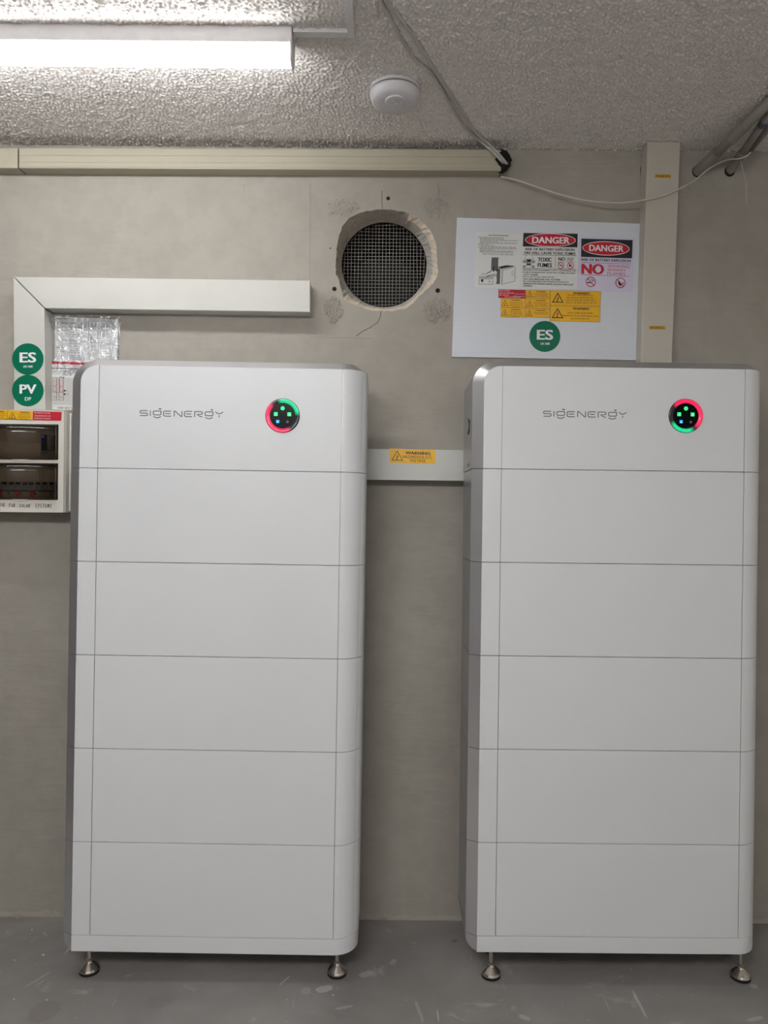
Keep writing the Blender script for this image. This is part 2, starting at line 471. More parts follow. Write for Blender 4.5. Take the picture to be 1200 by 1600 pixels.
hs = .30; WV = [(x, D_WALL, z) for x, z in ring0]; WF = []
for k in range(NR):
    th = 2*PI*k/NR; m_ = max(abs(math.cos(th)), abs(math.sin(th))); WV.append((hc.x+hs*math.cos(th)/m_, D_WALL, hc.z+hs*math.sin(th)/m_))
for k in range(NR): WF.append((k, (k+1) % NR, (k+1) % NR+NR, k+NR))
gx = [RX0, hc.x-hs, hc.x+hs, RX1]; gz = [0, hc.z-hs, hc.z+hs, CEIL+.02]
for i in range(3):
    for j in range(3):
        if (i, j) == (1, 1): continue
        k = len(WV); WV += [(gx[i], D_WALL, gz[j]), (gx[i+1], D_WALL, gz[j]), (gx[i+1], D_WALL, gz[j+1]), (gx[i], D_WALL, gz[j+1])]; WF.append((k, k+1, k+2, k+3))
me = bpy.data.meshes.new('wall_back'); me.from_pydata(WV, [], WF); me.materials.append(M['wall'])
bm = bmesh.new(); bm.from_mesh(me)
for f in bm.faces:
    f.normal_update()
    if f.normal.y > 0: f.normal_flip()
bm.to_mesh(me); bm.free()
wall = bpy.data.objects.new('wall_back', me); SC.collection.objects.link(wall); wall['kind'] = 'structure'
wall['label'] = 'taupe painted rendered wall with a broken round opening'
# broken opening: reveal between face and duct
rings = []
for j, (fr_, dp) in enumerate(((0, 0), (.06, .006), (.45, .045), (.8, .085), (1, .112))):
    R = []
    for k in range(NR):
        th = 2*PI*k/NR; cx, cz = hc.x+HR*math.cos(th), hc.z+HR*math.sin(th)
        x = ring0[k][0]*(1-fr_)+cx*fr_; z = ring0[k][1]*(1-fr_)+cz*fr_
        jit = .0022 if j in (1, 2, 3) else 0
        R.append((x+random.uniform(-jit, jit), D_WALL+dp+random.uniform(-jit, jit), z+random.uniform(-jit, jit)))
    rings.append(R)
V = sum(rings, []); Fc = []; mi = []
for j in range(4):
    for k in range(NR):
        Fc.append((j*NR+k, (j+1)*NR+k, (j+1)*NR+(k+1) % NR, j*NR+(k+1) % NR))
        dg_ = math.degrees(2*PI*k/NR) + random.uniform(-3, 3)
        cream = (j < 2 and (dg_ > 215 or dg_ < 62))
        pale = (j >= 2 and (dg_ > 200 or dg_ < 40))
        mi.append(0 if cream else (2 if pale else 1))
o = obj('opening_reveal', V, Fc, [M['plaster'], M['concrete_rim'], M['pale_rim']], wall)
for p, i in zip(o.data.polygons, mi): p.material_index = i
fix(o)
# raised glue remains, cracks, holes: pieces of the wall
def patch(cx, cy, wpx, hpx, seed):
    rng = np.random.RandomState(seed); n = 70
    p = at(cx, cy, D_WALL); sx, sz = wpx*D_WALL/F_PX, hpx*D_WALL/F_PX
    fy = np.fft.fftfreq(n)[:, None]; fx = np.fft.fftfreq(n)[None]; fr_ = np.sqrt(fx**2+fy**2)
    g = np.fft.ifft2(np.fft.fft2(rng.randn(n, n))*np.exp(-((fr_-.10)/.045)**2)).real; g /= g.std()
    m_ = np.fft.ifft2(np.fft.fft2(rng.randn(n, n))*np.exp(-(fr_/.03)**2)).real; m_ /= m_.std()
    V = []; 
    for j in range(n):
        for i in range(n):
            a, b = i/(n-1)*2-1, j/(n-1)*2-1
            rad = a*a+b*b
            mask = max(0, min(1, (1.0-rad+.25*m_[j, i])*2.2))
            if rad > .95: mask = 0
            h = max(0, 1-abs(g[j, i])*1.7)*.0055*mask + .0008*mask
            V.append((p.x+a*sx/2, D_WALL+.0004-h, p.z+b*sz/2))
    def keep(i, j):
        x, y, z = V[j*n+i]; d = math.hypot(x-hc.x, z-hc.z); k = int(round(math.atan2(z-hc.z, x-hc.x)/(2*PI)*NR)) % NR
        ox, oz = ring0[k][0]-hc.x, ring0[k][1]-hc.z
        return y < D_WALL+.0003 and d > math.hypot(ox, oz)+.004
    Fc = [(j*n+i, j*n+i+1, (j+1)*n+i+1, (j+1)*n+i) for j in range(n-1) for i in range(n-1) if keep(i, j) and keep(i+1, j+1)]
    return obj('glue_remains', V, Fc, M['wall'], wall, True)
for a in ((537, 328, 56, 38, 1), (682, 330, 44, 52, 2), (521, 484, 34, 46, 3), (683, 484, 46, 46, 4)): fix_front(patch(*a))
for px, py, r in ((606.5, 310, 2.6), (522.5, 451.5, 3.0), (684, 454, 3.2), (516, 388, 1)):
    p = at(px, py, D_WALL); rr = r*D_WALL/F_PX
    v, f = lathe([(rr*1.15, 0), (rr, -.0008)], (p.x, D_WALL, p.z), 14, 'y'); fix(obj('screw_hole', v, f, M['gap'], wall))
def strip(pts, wpx, h, mat, name):
    V = []; P = [at(x, y, D_WALL) for x, y in pts]
    for i, p in enumerate(P):
        d = (P[min(len(P)-1, i+1)]-P[max(0, i-1)]).normalized(); n = Vector((-d.z, 0, d.x))*wpx*.5*D_WALL/F_PX
        V += [p+n+Vector((0, .0003, 0)), p+Vector((0, -h, 0)), p-n+Vector((0, .0003, 0))]
    Fc = []
    for i in range(len(P)-1):
        for k in range(2): Fc.append((i*3+k, i*3+k+1, i*3+3+k+1, i*3+3+k))
    return fix_front(obj(name, V, Fc, mat, wall))
strip([(597, 298), (596.6, 312), (597.5, 327)], 1.1, .0005, M['gap'], 'crack')
strip([(595.5, 486), (594, 496), (590, 504), (578, 512), (566, 518), (557, 525)], 1.3, .0005, M['gap'], 'crack')
strip([(684, 285), (686, 300), (683, 318)], .7, .0004, M['gap'], 'crack')
for pts in ([(484.5, 287), (484.6, 360), (484, 436)], [(727.5, 283), (727.3, 340)], [(484, 526), (530, 527), (586, 528)], [(380, 288), (382, 310)]):
    strip(pts, 2.0, .0012, M['wall'], 'joint_ridge')
# rough lower edge of paint
v = []; f = []; n = 260
for i in range(n+1):
    x = -1.6+3.2*i/n; h = .006+.010*max(0, math.sin(i*.21)+.6*math.sin(i*.63+1))*random.random()+.002*random.random()
    v += [(x, D_WALL-.0028-.002*random.random(), -.001), (x, D_WALL-.002-.002*random.random(), h*.6), (x, D_WALL+.001, h+.01)]
for i in range(n):
    for k in range(2): f.append((i*3+k, i*3+3+k, i*3+4+k, i*3+k+1))
fix_front(obj('mortar_edge', v, f, M['wall'], wall))
# duct sleeve behind the opening
v, f = lathe([(HR+.001, 0), (HR+.001, .34)], (hc.x, D_WALL+.112, hc.z), 64, 'y')
f = f[:-2] + [f[-1]]
bm_ = fix(obj('duct_sleeve', v, f, M['pipe'], wall, False))
v, f = join(*[box(hc.x-.115+.011*i, hc.x-.109+.011*i, D_WALL+.14, D_WALL+.1405, hc.z+.075+.0085*i, hc.z+.081+.0085*i) for i in range(4)])

# mesh grille: every wire
gy = D_WALL+.1135
gr = thing('wire_mesh_grille', (hc.x, gy, hc.z), 'square steel wire mesh set inside the broken round wall opening', 'grille')
R_ = HR-.003
def wire(a, b, r=.0009):
    v, f = tube([Vector(a), Vector(b)], r, 6); obj('wire', v, f, M['steel'], gr, True)
NW = 24; st = 2*R_/NW
for i in range(NW):
    t = -R_+st*(i+.5); c = math.sqrt(max(0, R_*R_-t*t)); tx = random.uniform(-.002, .002)
    wire((hc.x+t+tx, gy, hc.z-c), (hc.x+t-tx, gy, hc.z+c))
    wire((hc.x-c, gy+.0018, hc.z+t+tx), (hc.x+c, gy+.0018, hc.z+t-tx))

# ceiling with real stipple over the visible part
CX0, CX1, CY0, CY1 = -1.62, 1.62, 1.30, D_WALL
nx, ny = 1080, 392
rng = np.random.RandomState(7)
fx = np.fft.fftfreq(nx)[None]; fy = np.fft.fftfreq(ny)[:, None]; fr_ = np.sqrt(fx**2+fy**2)
g1 = np.fft.ifft2(np.fft.fft2(rng.randn(ny, nx))*np.exp(-((fr_-.25)/.10)**2)).real; g1 /= g1.std()
g2 = np.fft.ifft2(np.fft.fft2(rng.randn(ny, nx))*np.exp(-((fr_-.06)/.05)**2)).real; g2 /= g2.std()
hgt = .0023*np.clip(g1+.1, -.45, 1.9)+.0005*g2
hgt = hgt-hgt.min(); ed_ = 6
win = np.ones((ny, nx)); 
for k in range(ed_): win[k] *= k/ed_; win[:, k] *= k/ed_; win[:, -1-k] *= k/ed_
hgt *= win
xs = np.linspace(CX0, CX1, nx); ys = np.linspace(CY0, CY1, ny)
X, Y = np.meshgrid(xs, ys); co = np.stack([X, Y, CEIL-hgt+.001], -1).reshape(-1, 3)
ii = (np.arange(ny-1)[:, None]*nx+np.arange(nx-1)[None]).reshape(-1)
quads = np.stack([ii, ii+nx, ii+nx+1, ii+1], -1)
ext = np.array([(RX0, RY0, CEIL), (CX0, RY0, CEIL), (CX1, RY0, CEIL), (RX1, RY0, CEIL), (RX0, CY0, CEIL), (CX0, CY0, CEIL), (CX1, CY0, CEIL), (RX1, CY0, CEIL),
                (RX0, CY1, CEIL), (CX0, CY1, CEIL), (CX1, CY1, CEIL), (RX1, CY1, CEIL)])
b0 = len(co); eq = np.array([(0, 4, 5, 1), (1, 5, 6, 2), (2, 6, 7, 3), (4, 8, 9, 5), (6, 10, 11, 7)])+b0
co = np.concatenate([co, ext]); quads = np.concatenate([quads, eq])
me = bpy.data.meshes.new('ceiling'); me.vertices.add(len(co)); me.vertices.foreach_set('co', co.astype(np.float32).ravel())
me.loops.add(quads.size); me.loops.foreach_set('vertex_index', quads.astype(np.int32).ravel())
me.polygons.add(len(quads)); me.polygons.foreach_set('loop_start', (np.arange(len(quads))*4).astype(np.int32))
me.update(calc_edges=True); me.validate(); me.materials.append(M['ceiling']); me.shade_smooth()
ceil = bpy.data.objects.new('ceiling', me); SC.collection.objects.link(ceil); ceil['kind'] = 'structure'

o = obj('floor', [(RX0, RY0, 0), (RX1, RY0, 0), (RX1, D_WALL+.05, 0), (RX0, D_WALL+.05, 0)], [(0, 1, 2, 3)], M['floor']); o['kind'] = 'structure'
for nm, q in (('wall_left', [(RX0, RY0, 0), (RX0, D_WALL, 0), (RX0, D_WALL, CEIL), (RX0, RY0, CEIL)]),
              ('wall_right', [(RX1, D_WALL, 0), (RX1, RY0, 0), (RX1, RY0, CEIL), (RX1, D_WALL, CEIL)]),
              ('wall_front', [(RX1, RY0, 0), (RX0, RY0, 0), (RX0, RY0, CEIL), (RX1, RY0, CEIL)])):
    o = obj(nm, q, [(0, 1, 2, 3)], M['wall_dark' if nm == 'wall_left' else 'wall_white']); o['kind'] = 'structure'

# ================================================================= BATTERY CABINETS
FW0, FW1, RC, DEP = .0535, .7575, .07, .232
BX, BY, BZ = .031, .020, .020
def arc_pts(c, r, a0, a1, n): return [(c[0]+r*math.cos(a0+(a1-a0)*i/n), c[1]+r*math.sin(a0+(a1-a0)*i/n)) for i in range(n+1)]
def thick(path, th):
    """closed outline: path and its inward offset (path runs left to right along the front; inward = +90 degrees)"""
    P = [Vector(p) for p in path]; inn = []
    for i in range(len(P)):
        d = (P[min(len(P)-1, i+1)]-P[max(0, i-1)]).normalized(); inn.append(P[i]+Vector((-d.y, d.x))*th)
    return [tuple(p) for p in P]+[tuple(p) for p in inn[::-1]]
def corner_path(fluted=True):
    pts = arc_pts((FW1, RC), RC, -PI/2, -PI/2+math.radians(58), 12); pts[0] = (FW1+.0008, 0)
    if not fluted:
        return pts+arc_pts((FW1, RC), RC, -PI/2+math.radians(62), 0, 8)+[(FW1+RC, DEP-.004)]
    s = math.radians(60)
    k = 0
    while s < PI/2-.01:
        r = RC-.0016 if k % 3 == 0 else RC
        pts.append((FW1+r*math.sin(s), RC-r*math.cos(s))); s += math.radians(2.4); k += 1
    y = RC+.001
    while y < DEP-.03:
        x = FW1+RC-(.0016 if k % 3 == 0 else 0); pts.append((x, y)); y += .0035; k += 1
    return pts+[(FW1+RC, DEP-.028), (FW1+RC, DEP-.004)]
def strokes_mesh(lines, wd, x0, z0, y, sc):
    """polyline strokes in logo units -> flat faces at depth y"""
    V, Fc = [], []
    for pts, wk in lines:
        P = [Vector((x0+px*sc, z0-py*sc)) for px, py in pts]; L = []; Rr = []
        for i in range(len(P)):
            d0 = (P[i]-P[i-1]).normalized() if i > 0 else (P[1]-P[0]).normalized()
            d1 = (P[i+1]-P[i]).normalized() if i < len(P)-1 else d0
            t = (d0+d1).normalized(); n = Vector((-t.y, t.x)); k = 1/max(.5, n.dot(Vector((-d0.y, d0.x))))
            L.append(P[i]+n*wd*wk*.5*k); Rr.append(P[i]-n*wd*wk*.5*k)
        k0 = len(V); n_ = len(P)
        V += [(p.x, y, p.y) for p in L]+[(p.x, y, p.y) for p in Rr]
        for i in range(n_-1): Fc.append((k0+i, k0+i+1, k0+n_+i+1, k0+n_+i))
    return V, Fc
LOGO = [([(195, 92), (117, 92), (107, 99), (107, 114), (117, 121), (185, 121), (195, 128), (195, 143), (185, 150), (105, 150)], 1), ([(228, 88), (228, 155)], 1),
        ([(352, 94), (275, 94), (262, 102), (262, 131), (275, 139), (340, 139), (352, 131), (352, 90)], 1), ([(325, 69), (355, 69)], 1.4), ([(264, 155), (285, 170), (308, 174), (332, 169), (352, 155)], 1),
        ([(472, 93), (397, 93), (383, 103), (383, 143), (397, 152), (472, 152)], 1), ([(400, 122), (463, 122)], 1),
        ([(507, 156), (507, 91), (518, 91), (587, 152), (598, 152), (598, 88)], 1),
        ([(718, 92), (642, 92), (628, 102), (628, 143), (642, 153), (716, 153)], 1), ([(645, 122), (708, 122)], 1),
        ([(747, 158), (747, 93), (825, 93), (837, 101), (837, 117), (825, 125), (776, 125), (800, 143), (820, 152), (840, 153)], 1),
        ([(962, 94), (885, 94), (870, 102), (870, 131), (885, 139), (950, 139), (962, 131), (962, 90)], 1), ([(935, 70), (962, 70)], 1.4), ([(870, 156), (890, 170), (915, 174), (940, 169), (960, 155)], 1),
        ([(990, 91), (1010, 108), (1035, 115), (1060, 108), (1080, 91)], 1), ([(1035, 130), (1035, 156)], 1)]
MZ, BH, NM, TH = .2705, .047, 5, .298
def glow_colors(kind, th):
    """ring light colour by clock angle (degrees, ccw from right)"""
    def band(a, lo, hi, soft=16):
        a = (a-lo) % 360; w_ = (hi-lo) % 360
        if a <= w_: return min(1, a/soft+.15, (w_-a)/soft+.15)
        return 0
    if kind == 0: r, g = band(th, 130, 302), band(th, 2, 108)
    else: r, g = band(th, -50, 142), band(th, 205, 300)
    s = 1.0
    return (r*.95*s+g*.0+.01, r*.0+g*.62*s+.01, r*.075*s+g*.25*s+.01, 1)
def cabinet(name, anchor_px, anchor_local, tilt, yaw, label, ring_kind, feet_px, zoff, handles):
    anchor = at(anchor_px[0], anchor_px[1], D_CAB)
    Rm = Matrix.Rotation(yaw, 3, 'Z') @ Matrix.Rotation(tilt, 3, 'Y')
    org = anchor-Rm @ Vector(anchor_local)
    root = thing(name, (org.x, org.y, 0), label, 'battery', 'battery storage cabinets on the floor')
    def mk(nm, vf, mat, parent=root, smooth=False, bev=None, cols=None):
        v, f = vf
        vw = [org+Rm @ Vector(p) for p in v]
        o = obj(nm, vw, f, mat, parent, smooth)
        fix(o)
        if bev: bevel(o, bev)
        return o
    g = .0008
    # ---- base plinth
    pth = [(.0005, 0), (FW1, 0)]+arc_pts((FW1, RC), RC, -PI/2, 0, 14)[1:]+[(FW1+RC, DEP)]
    closed = pth+[(.0005, DEP)]
    base = mk('base_plinth', prism_z(closed, 0, BH-g), M['cab_white'], bev=.0012)
    pf = [(0, 0), (0, BH-g), (1, BH-g)] + [(1-.0*t, 0) for t in ()]
    side = [(1, BH-g)] + [(1-(1-math.cos(t))*1.0, BH*.80-math.sin(t)*BH*.72) for t in [i*PI/2/8 for i in range(9)]]
    bp = [(0, 0), (0, BH-g)]+side
    V = []; n_ = len(bp)
    for (s, z) in bp: V.append((-BX*s, BY*s, z))
    for (s, z) in bp: V.append((-BX*s+.004, BY*s+.006, z))
    mk('plinth_bevel', (V, [tuple(range(n_)), tuple(range(2*n_-1, n_-1, -1))]+[(i, (i+1) % n_, (i+1) % n_+n_, i+n_) for i in range(n_)]), M['bevel'], base)
    mk('side_skirt', prism_z([(-BX, BY+.002), (.0, BY+.002), (.0, DEP), (-BX, DEP)], BH*.8, BH-g), M['side_silver'], base)
    # ---- battery modules and the controller module above
    for k in range(NM+1):
        top = k == NM
        z0 = BH+MZ*k; h = TH if top else MZ; z1 = z0+h
        body_o = [(-BX+.002, BY+.003), (.004, .004), (FW1, .004)]+arc_pts((FW1, RC), RC-.0035, -PI/2, 0, 12)[1:]+[(FW1+RC-.0035, DEP), (-BX+.002, DEP)]
        if not top:
            body = mk('battery_module', prism_z(body_o, z0+.001, z1-.0012), M['side_silver'])
            mk('bevel_trim', prism_z([(-BX, BY), (-.0002, .0002), (.004, .004), (-BX+.002, BY+.006)], z0+g, z1-g), M['bevel'], body)
            mk('end_strip', prism_z([(0, 0), (FW0-.0008, 0), (FW0-.0008, .003), (.001, .003)], z0+g, z1-g), M['cab_white'], body, bev=.0006)
            mk('front_panel', prism_z([(FW0+.0008, 0), (FW1-.0008, 0), (FW1-.0008, .003), (FW0+.0008, .003)], z0+g, z1-g), M['cab_white'], body, bev=.0006)
            mk('corner_panel', prism_z(thick(corner_path(), .003), z0+g, z1-g), M['cab_white'], body)
            continue
        body_low = prism_z(body_o, z0+.001, z1-.05)
        # top of the shell: shrinks to the top bevel, left shoulder rounded
        rl = .050
        shell = []
        def left_shoulder(inset, y):
            return None
        prof = [(-BX+.003, z1-.06)]+[(rl-(rl+BX-.003)*math.cos(t), z1-rl+(rl+BZ-.002)*math.sin(t)) for t in [i*PI/2/8 for i in range(9)]]+[(FW1+.036, z1+BZ-.002), (FW1+RC-.004, z1-.004), (FW1+RC-.004, z1-.06)]
        body = mk('controller_module', join(body_low, prism_y(prof, RC+.002, DEP), prism_y([(.006, z1-.06), (.006, z1-rl), (rl*.5, z1-.012), (rl+.01, z1-.004), (FW1+.006, z1-.004), (FW1+.006, z1-.06)], .004, RC+.003)), M['side_silver'])
        # end strip with its rounded upper left corner
        arcL = [(rl-rl*math.cos(t), z1-rl+rl*math.sin(t)) for t in [i*PI/2/10 for i in range(11)]]
        es = [(0, z0+g)]+arcL+[(FW0-.0008, z1), (FW0-.0008, z0+g)]
        mk('end_strip', prism_y(es, 0, .003), M['cab_white'], body, bev=.0005)
        fp = mk('front_panel', prism_z([(FW0+.0008, 0), (FW1-.0008, 0), (FW1-.0008, .003), (FW0+.0008, .003)], z0+g, z1), M['cab_white'], body, bev=.0005)
        mk('corner_panel', prism_z(thick(corner_path(), .003), z0+g, z1), M['cab_white'], body)
        # bevel trim: up the left, round the shoulder, along the top and round the plan corner
        Fr = [(-.0002, .0002, z0+g)]; Bk = [(-BX, BY, z0+g)]
        for t in [i*PI/2/14 for i in range(15)]:
            Fr.append((rl-rl*math.cos(t), .0002, z1-rl+rl*math.sin(t)))
            Bk.append((rl-(rl+BX)*math.cos(t), BY, z1-rl+(rl+BZ)*math.sin(t)))
        n1 = len(Fr)
        mk('bevel_trim', (Fr+Bk, [(i, i+1, n1+i+1, n1+i) for i in range(n1-1)]), M['bevel'], body, True)
        Fr = [(rl, .0002, z1), (FW1, .0002, z1)]; Bk = [(rl, BY, z1+BZ), (FW1, BY, z1+BZ)]
        for t in [i*PI/2/12 for i in range(1, 13)]:
            Fr.append((FW1+RC*math.sin(t), RC-RC*math.cos(t), z1)); Bk.append((FW1+(RC-BY*1.5)*math.sin(t), RC-(RC-BY)*math.cos(t), z1+BZ))
        Fr.append((FW1+RC, DEP, z1)); Bk.append((FW1+RC-BY*1.5, DEP, z1+BZ))
        n1 = len(Fr)
        Vt = Fr+Bk; Ft = [(i, i+1, n1+i+1, n1+i) for i in range(n1-1)]
        k0 = len(Vt); Vt += [(rl, DEP, z1+BZ)]; Ft.append(tuple(range(n1, 2*n1))+(k0,))
        o = mk('top_trim', (Vt, Ft), M['bevel'], body)
        # side shell from the bevel back to the rear, following the shoulder
        A = [(-BX, BY, z0+g)]+[(rl-(rl+BX)*math.cos(t), BY, z1-rl+(rl+BZ)*math.sin(t)) for t in [i*PI/2/14 for i in range(15)]]
        B_ = [(x, DEP, z) for x, y, z in A]; n1 = len(A)
        mk('side_shell', (A+B_, [(i, i+1, n1+i+1, n1+i) for i in range(n1-1)]), M['side_silver'], body, True)
        # logo lettering and status display
        fw = strokes_mesh(LOGO, .0026, FW0+.1195-105/7.5/540., z0+.161+122/7.5/540., -.0003, 1/7.5/540.)
        o = mk('logo_lettering', fw, M['logo'], body)
        cx, cz, r = FW0+.5325, z0+.1605, .0500
        # ring
        n_ = 72; prof_r = [(r, .0), (r*.985, -.0022), (r*.93, -.0030), (r*.85, -.0022), (r*.76, -.0006), (r*.735, -.0004)]
        V = [(cx+q*math.cos(2*PI*i/n_), y, cz+q*math.sin(2*PI*i/n_)) for q, y in prof_r for i in range(n_)]
        Fq = [(j*n_+i, j*n_+(i+1) % n_, (j+1)*n_+(i+1) % n_, (j+1)*n_+i) for j in range(len(prof_r)-1) for i in range(n_)]
        disp = mk('status_display', lathe([(r*.745, 0), (r*.74, -.0008)], (cx, 0, cz), 48, 'y'), M['black'], body)
        # (third level is the limit: ring and icons are sub-parts of the controller module)
        ro = mk('light_ring', (V, Fq), M['ring'], body, True)
        ca = ro.data.color_attributes.new('glow', 'FLOAT_COLOR', 'POINT')
        for j, (q, y) in enumerate(prof_r):
            wgt = (0, .25, 1, 1, .8, .3)[j]
            for i in range(n_):
                c = glow_colors(ring_kind, 360*i/n_); ca.data[j*n_+i].color = (c[0]*wgt, c[1]*wgt, c[2]*wgt, 1)
        def icon(dx, dz, rr, mat, sq=False, hole_=False):
            X_, Z_ = cx+dx/540., cz-dz/540.
            pts = [(math.cos(a), math.sin(a)) for a in [2*PI*i/16 for i in range(16)]]
            if sq: pts = [(max(-.82, min(.82, a*1.25)), max(-.82, min(.82, b*1.25))) for a, b in pts]
            nn = len(pts); q = rr/540.
            if hole_:
                V = [(X_+a*q*k_, -.0011, Z_+b*q*k_) for k_ in (1, .55) for a, b in pts]
                Fx = [(i, (i+1) % nn, (i+1) % nn+nn, i+nn) for i in range(nn)]
            else: V = [(X_+a*q, -.0011, Z_+b*q) for a, b in pts]; Fx = [tuple(range(nn))]
            mk('indicator_icon', (V, Fx), mat, body)
        icon(0, -11.5, 3.2, M['led_green'])
        icon(-10.5, -2.3, 3.5, M['led_green'], True); icon(-10.5, -2.3, 1.3, M['led_mint'])
        icon(10.5, -2.3, 3.5, M['led_green'], True, True); icon(10.7, -2.0, 1.5, M['led_mint'])
        icon(-7.3, 9.2, 2.9, M['led_blue'], True, True); icon(-7.3, 9.6, 1.1, M['led_mint'])
        icon(7.8, 9.6, 2.0, M['led_grey'], True, True)
        if handles:
            J = [(-BX-.0012, .105, z0+.155), (-BX-.0012, .080, z0+.148), (-BX-.0012, .080, z0+.118), (-BX-.0012, .100, z0+.110)]
            mk('side_marking', tube([Vector(p) for p in J], .0022, 6), M['black'], body)
            mk('side_screw', lathe([(.006, 0), (.006, .0)], (0, 0, 0), 10), M['black'], body) if False else None
            mk('side_latch', box(-BX-.0015, -BX+.001, .085, .115, z0+.012, z0+.020), M['black'], body)
    # ---- adjustable feet, standing upright on the floor
    for (fxp, dd) in feet_px:
        ft = at(fxp, 1518, dd); c = (ft.x, dd, 0)
        zt = org.z+.004 + zoff
        foot = obj('foot', *lathe([(.0285, .009), (.0285, .0115), (.0265, .016), (.0115, .031), (.0095, .035), (.0095, .040), (.0062, .041), (.0062, zt)], c, 10 if False else 28), M['chrome'], root)
        fix(foot)
        fix(obj('rubber_pad', *lathe([(.026, 0), (.0285, .002), (.0285, .0088)], c, 28), M['rubber'], foot))
        fix(obj('lock_nut', *lathe([(.0095, 0), (.0105, .001), (.0105, .007), (.0095, .008)], (c[0], c[1], zt-.020), 6), M['steel'], foot))
    return root
cabinet('battery_cabinet', (147.7, 1023.4), (FW0, 0, BH+3*MZ), .0078, 0.0,
        'white battery cabinet on the left, status ring green at the top and red below', 0,
        [(139.5, 2.180), (526.5, 2.180), (150, 2.318), (520, 2.318)], 0, False)
cabinet('battery_cabinet', (779.8, 1024.6), (FW0, 0, BH+3*MZ), .0040, .006,
        'white battery cabinet on the right, status ring red at the top and green below', 1,
        [(767, 2.178), (1157, 2.178), (762, 2.316), (1130, 2.316)], 0, True)

# ================================================================= CABLE TRUNKING
def trunk(name, label, front_px, D1, mat, lid_inset=.0, group=None, seams=()):
    P = [xz(x, y, D1) for x, y in front_px]; c = sum((Vector(p) for p in P), Vector((0, 0)))/len(P)
    root = thing(name, (c.x, D_WALL, c.y), label, 'trunking', group)
    def shrink(k): return [tuple(c+(Vector(p)-c)-Vector((math.copysign(k, p[0]-c.x), math.copysign(k, p[1]-c.y)))) for p in P]
    bevel(fix(obj('channel', *prism_y(shrink(.0012), D1+.006, D_WALL), mat, root)), .001)
    bevel(fix(obj('lid', *prism_y(P, D1, D1+.009), mat, root)), .002)
    return root
# under the ceiling, two lengths
D1 = 2.425
r = trunk('cable_trunking', 'long cream trunking under the ceiling, its open end stuffed with black foam', [(29.5, 231), (783, 233.5), (783, 266.5), (29.5, 262.5)], D1, M['pvc_cream'])
for (ya, yb, hh) in ((241.5, 244.5, .0016), (252, 255, .0011), (259.5, 262.0, .0014)):
    P = [xz(x, y, D1-.0012) for x, y in ((29.5, ya), (782.5, yb), (782.5, yb+1.0), (29.5, ya+1.0))]
    bevel(fix(obj('lid_ridge', *prism_y(P, D1-hh, D1+.002), M['pvc_cream'], r)), .0004)
r = trunk('cable_trunking', 'short cream trunking length at the top left, left of the joint', [(-90, 230.5), (27.3, 231), (27.3, 262.5), (-90, 262)], D1, M['pvc_cream'])
# the long shadow gap strip below is the trunking's own underside
# L-shaped run at the left
D2 = 2.415
c = at(60, 470, D2)
r = thing('cable_trunking', (c.x, D_WALL, c.z), 'mitred white trunking turning from horizontal down to the switchboard, green discs on its leg', 'trunking')
Ph = [xz(*p, D2) for p in ((22, 432.6), (484.5, 438.2), (484.5, 487.5), (70.2, 481.6))]
Pv = [xz(*p, D2) for p in ((20.8, 433.3), (69.2, 482.2), (70.6, 641), (21.8, 641))]
bevel(fix(obj('horizontal_lid', *prism_y(Ph, D2, D2+.010), M['pvc'], r)), .002)
bevel(fix(obj('vertical_lid', *prism_y(Pv, D2, D2+.010), M['pvc'], r)), .002)
def inset2(P, k):
    c = sum((Vector(p) for p in P), Vector((0, 0)))/len(P); return [tuple(Vector(p)+(c-Vector(p)).normalized()*k) for p in P]
fix(obj('horizontal_channel', *prism_y([xz(*p, D2) for p in ((22.8, 433.6), (483.8, 439.0), (483.8, 486.8), (70.2, 481.0))], D2+.009, D_WALL), M['pvc'], r))
fix(obj('vertical_channel', *prism_y([xz(*p, D2) for p in ((21.6, 434.3), (69.0, 482.6), (70.0, 641), (22.4, 641))], D2+.009, D_WALL), M['pvc'], r))
# middle run behind the cabinets
pa, pb = at(107.8, 691, D2), at(571, 699.2, D2)
zt, zb = at(648, 701.2, D2).z, at(648, 748.8, D2).z
r = thing('cable_trunking', (0, D_WALL, zb), 'white trunking running behind both cabinets at mid height with a yellow voltage label', 'trunking')
for nm, y0, y1, k in (('channel', D2+.009, D_WALL, .001), ('lid', D2, D2+.010, 0)):
    bevel(fix(obj(nm, *prism_y([(pa.x+k, zb+k), (.78, zb+k-.006), (.78, zt-k-.006), (pa.x+k, zt-k+.004)], y0, y1), M['pvc'], r)), .0015)
# vertical run at the right, leaning a little
q = [(1011.5, 222.5), (1063, 223.5), (1049.8, 563), (1001, 563)]
P = [Vector(xz(*p, 2.417)) for p in q]
dl = (P[3]-P[0])/(P[0].y-P[3].y); dr = (P[2]-P[1])/(P[1].y-P[2].y)
zb2 = zb-.02
P[3] = P[0]+dl*(P[0].y-zb2); P[2] = P[1]+dr*(P[1].y-zb2)
P[0].y = P[1].y = CEIL-.003
r = thing('cable_trunking', ((P[2].x+P[3].x)/2, D_WALL, zb2), 'vertical grey-white trunking dropping from the ceiling behind the right cabinet', 'trunking')
Pl = [tuple(p) for p in P]
bevel(fix(obj('lid', *prism_y(Pl, 2.415, 2.425), M['pvc_right'], r)), .0025)
fix(obj('channel', *prism_y([(Pl[0][0]+.001, Pl[0][1]), (Pl[1][0]-.001, Pl[1][1]), (Pl[2][0]-.001, Pl[2][1]), (Pl[3][0]+.001, Pl[3][1])], 2.424, D_WALL), M['pvc_right'], r))
V = []
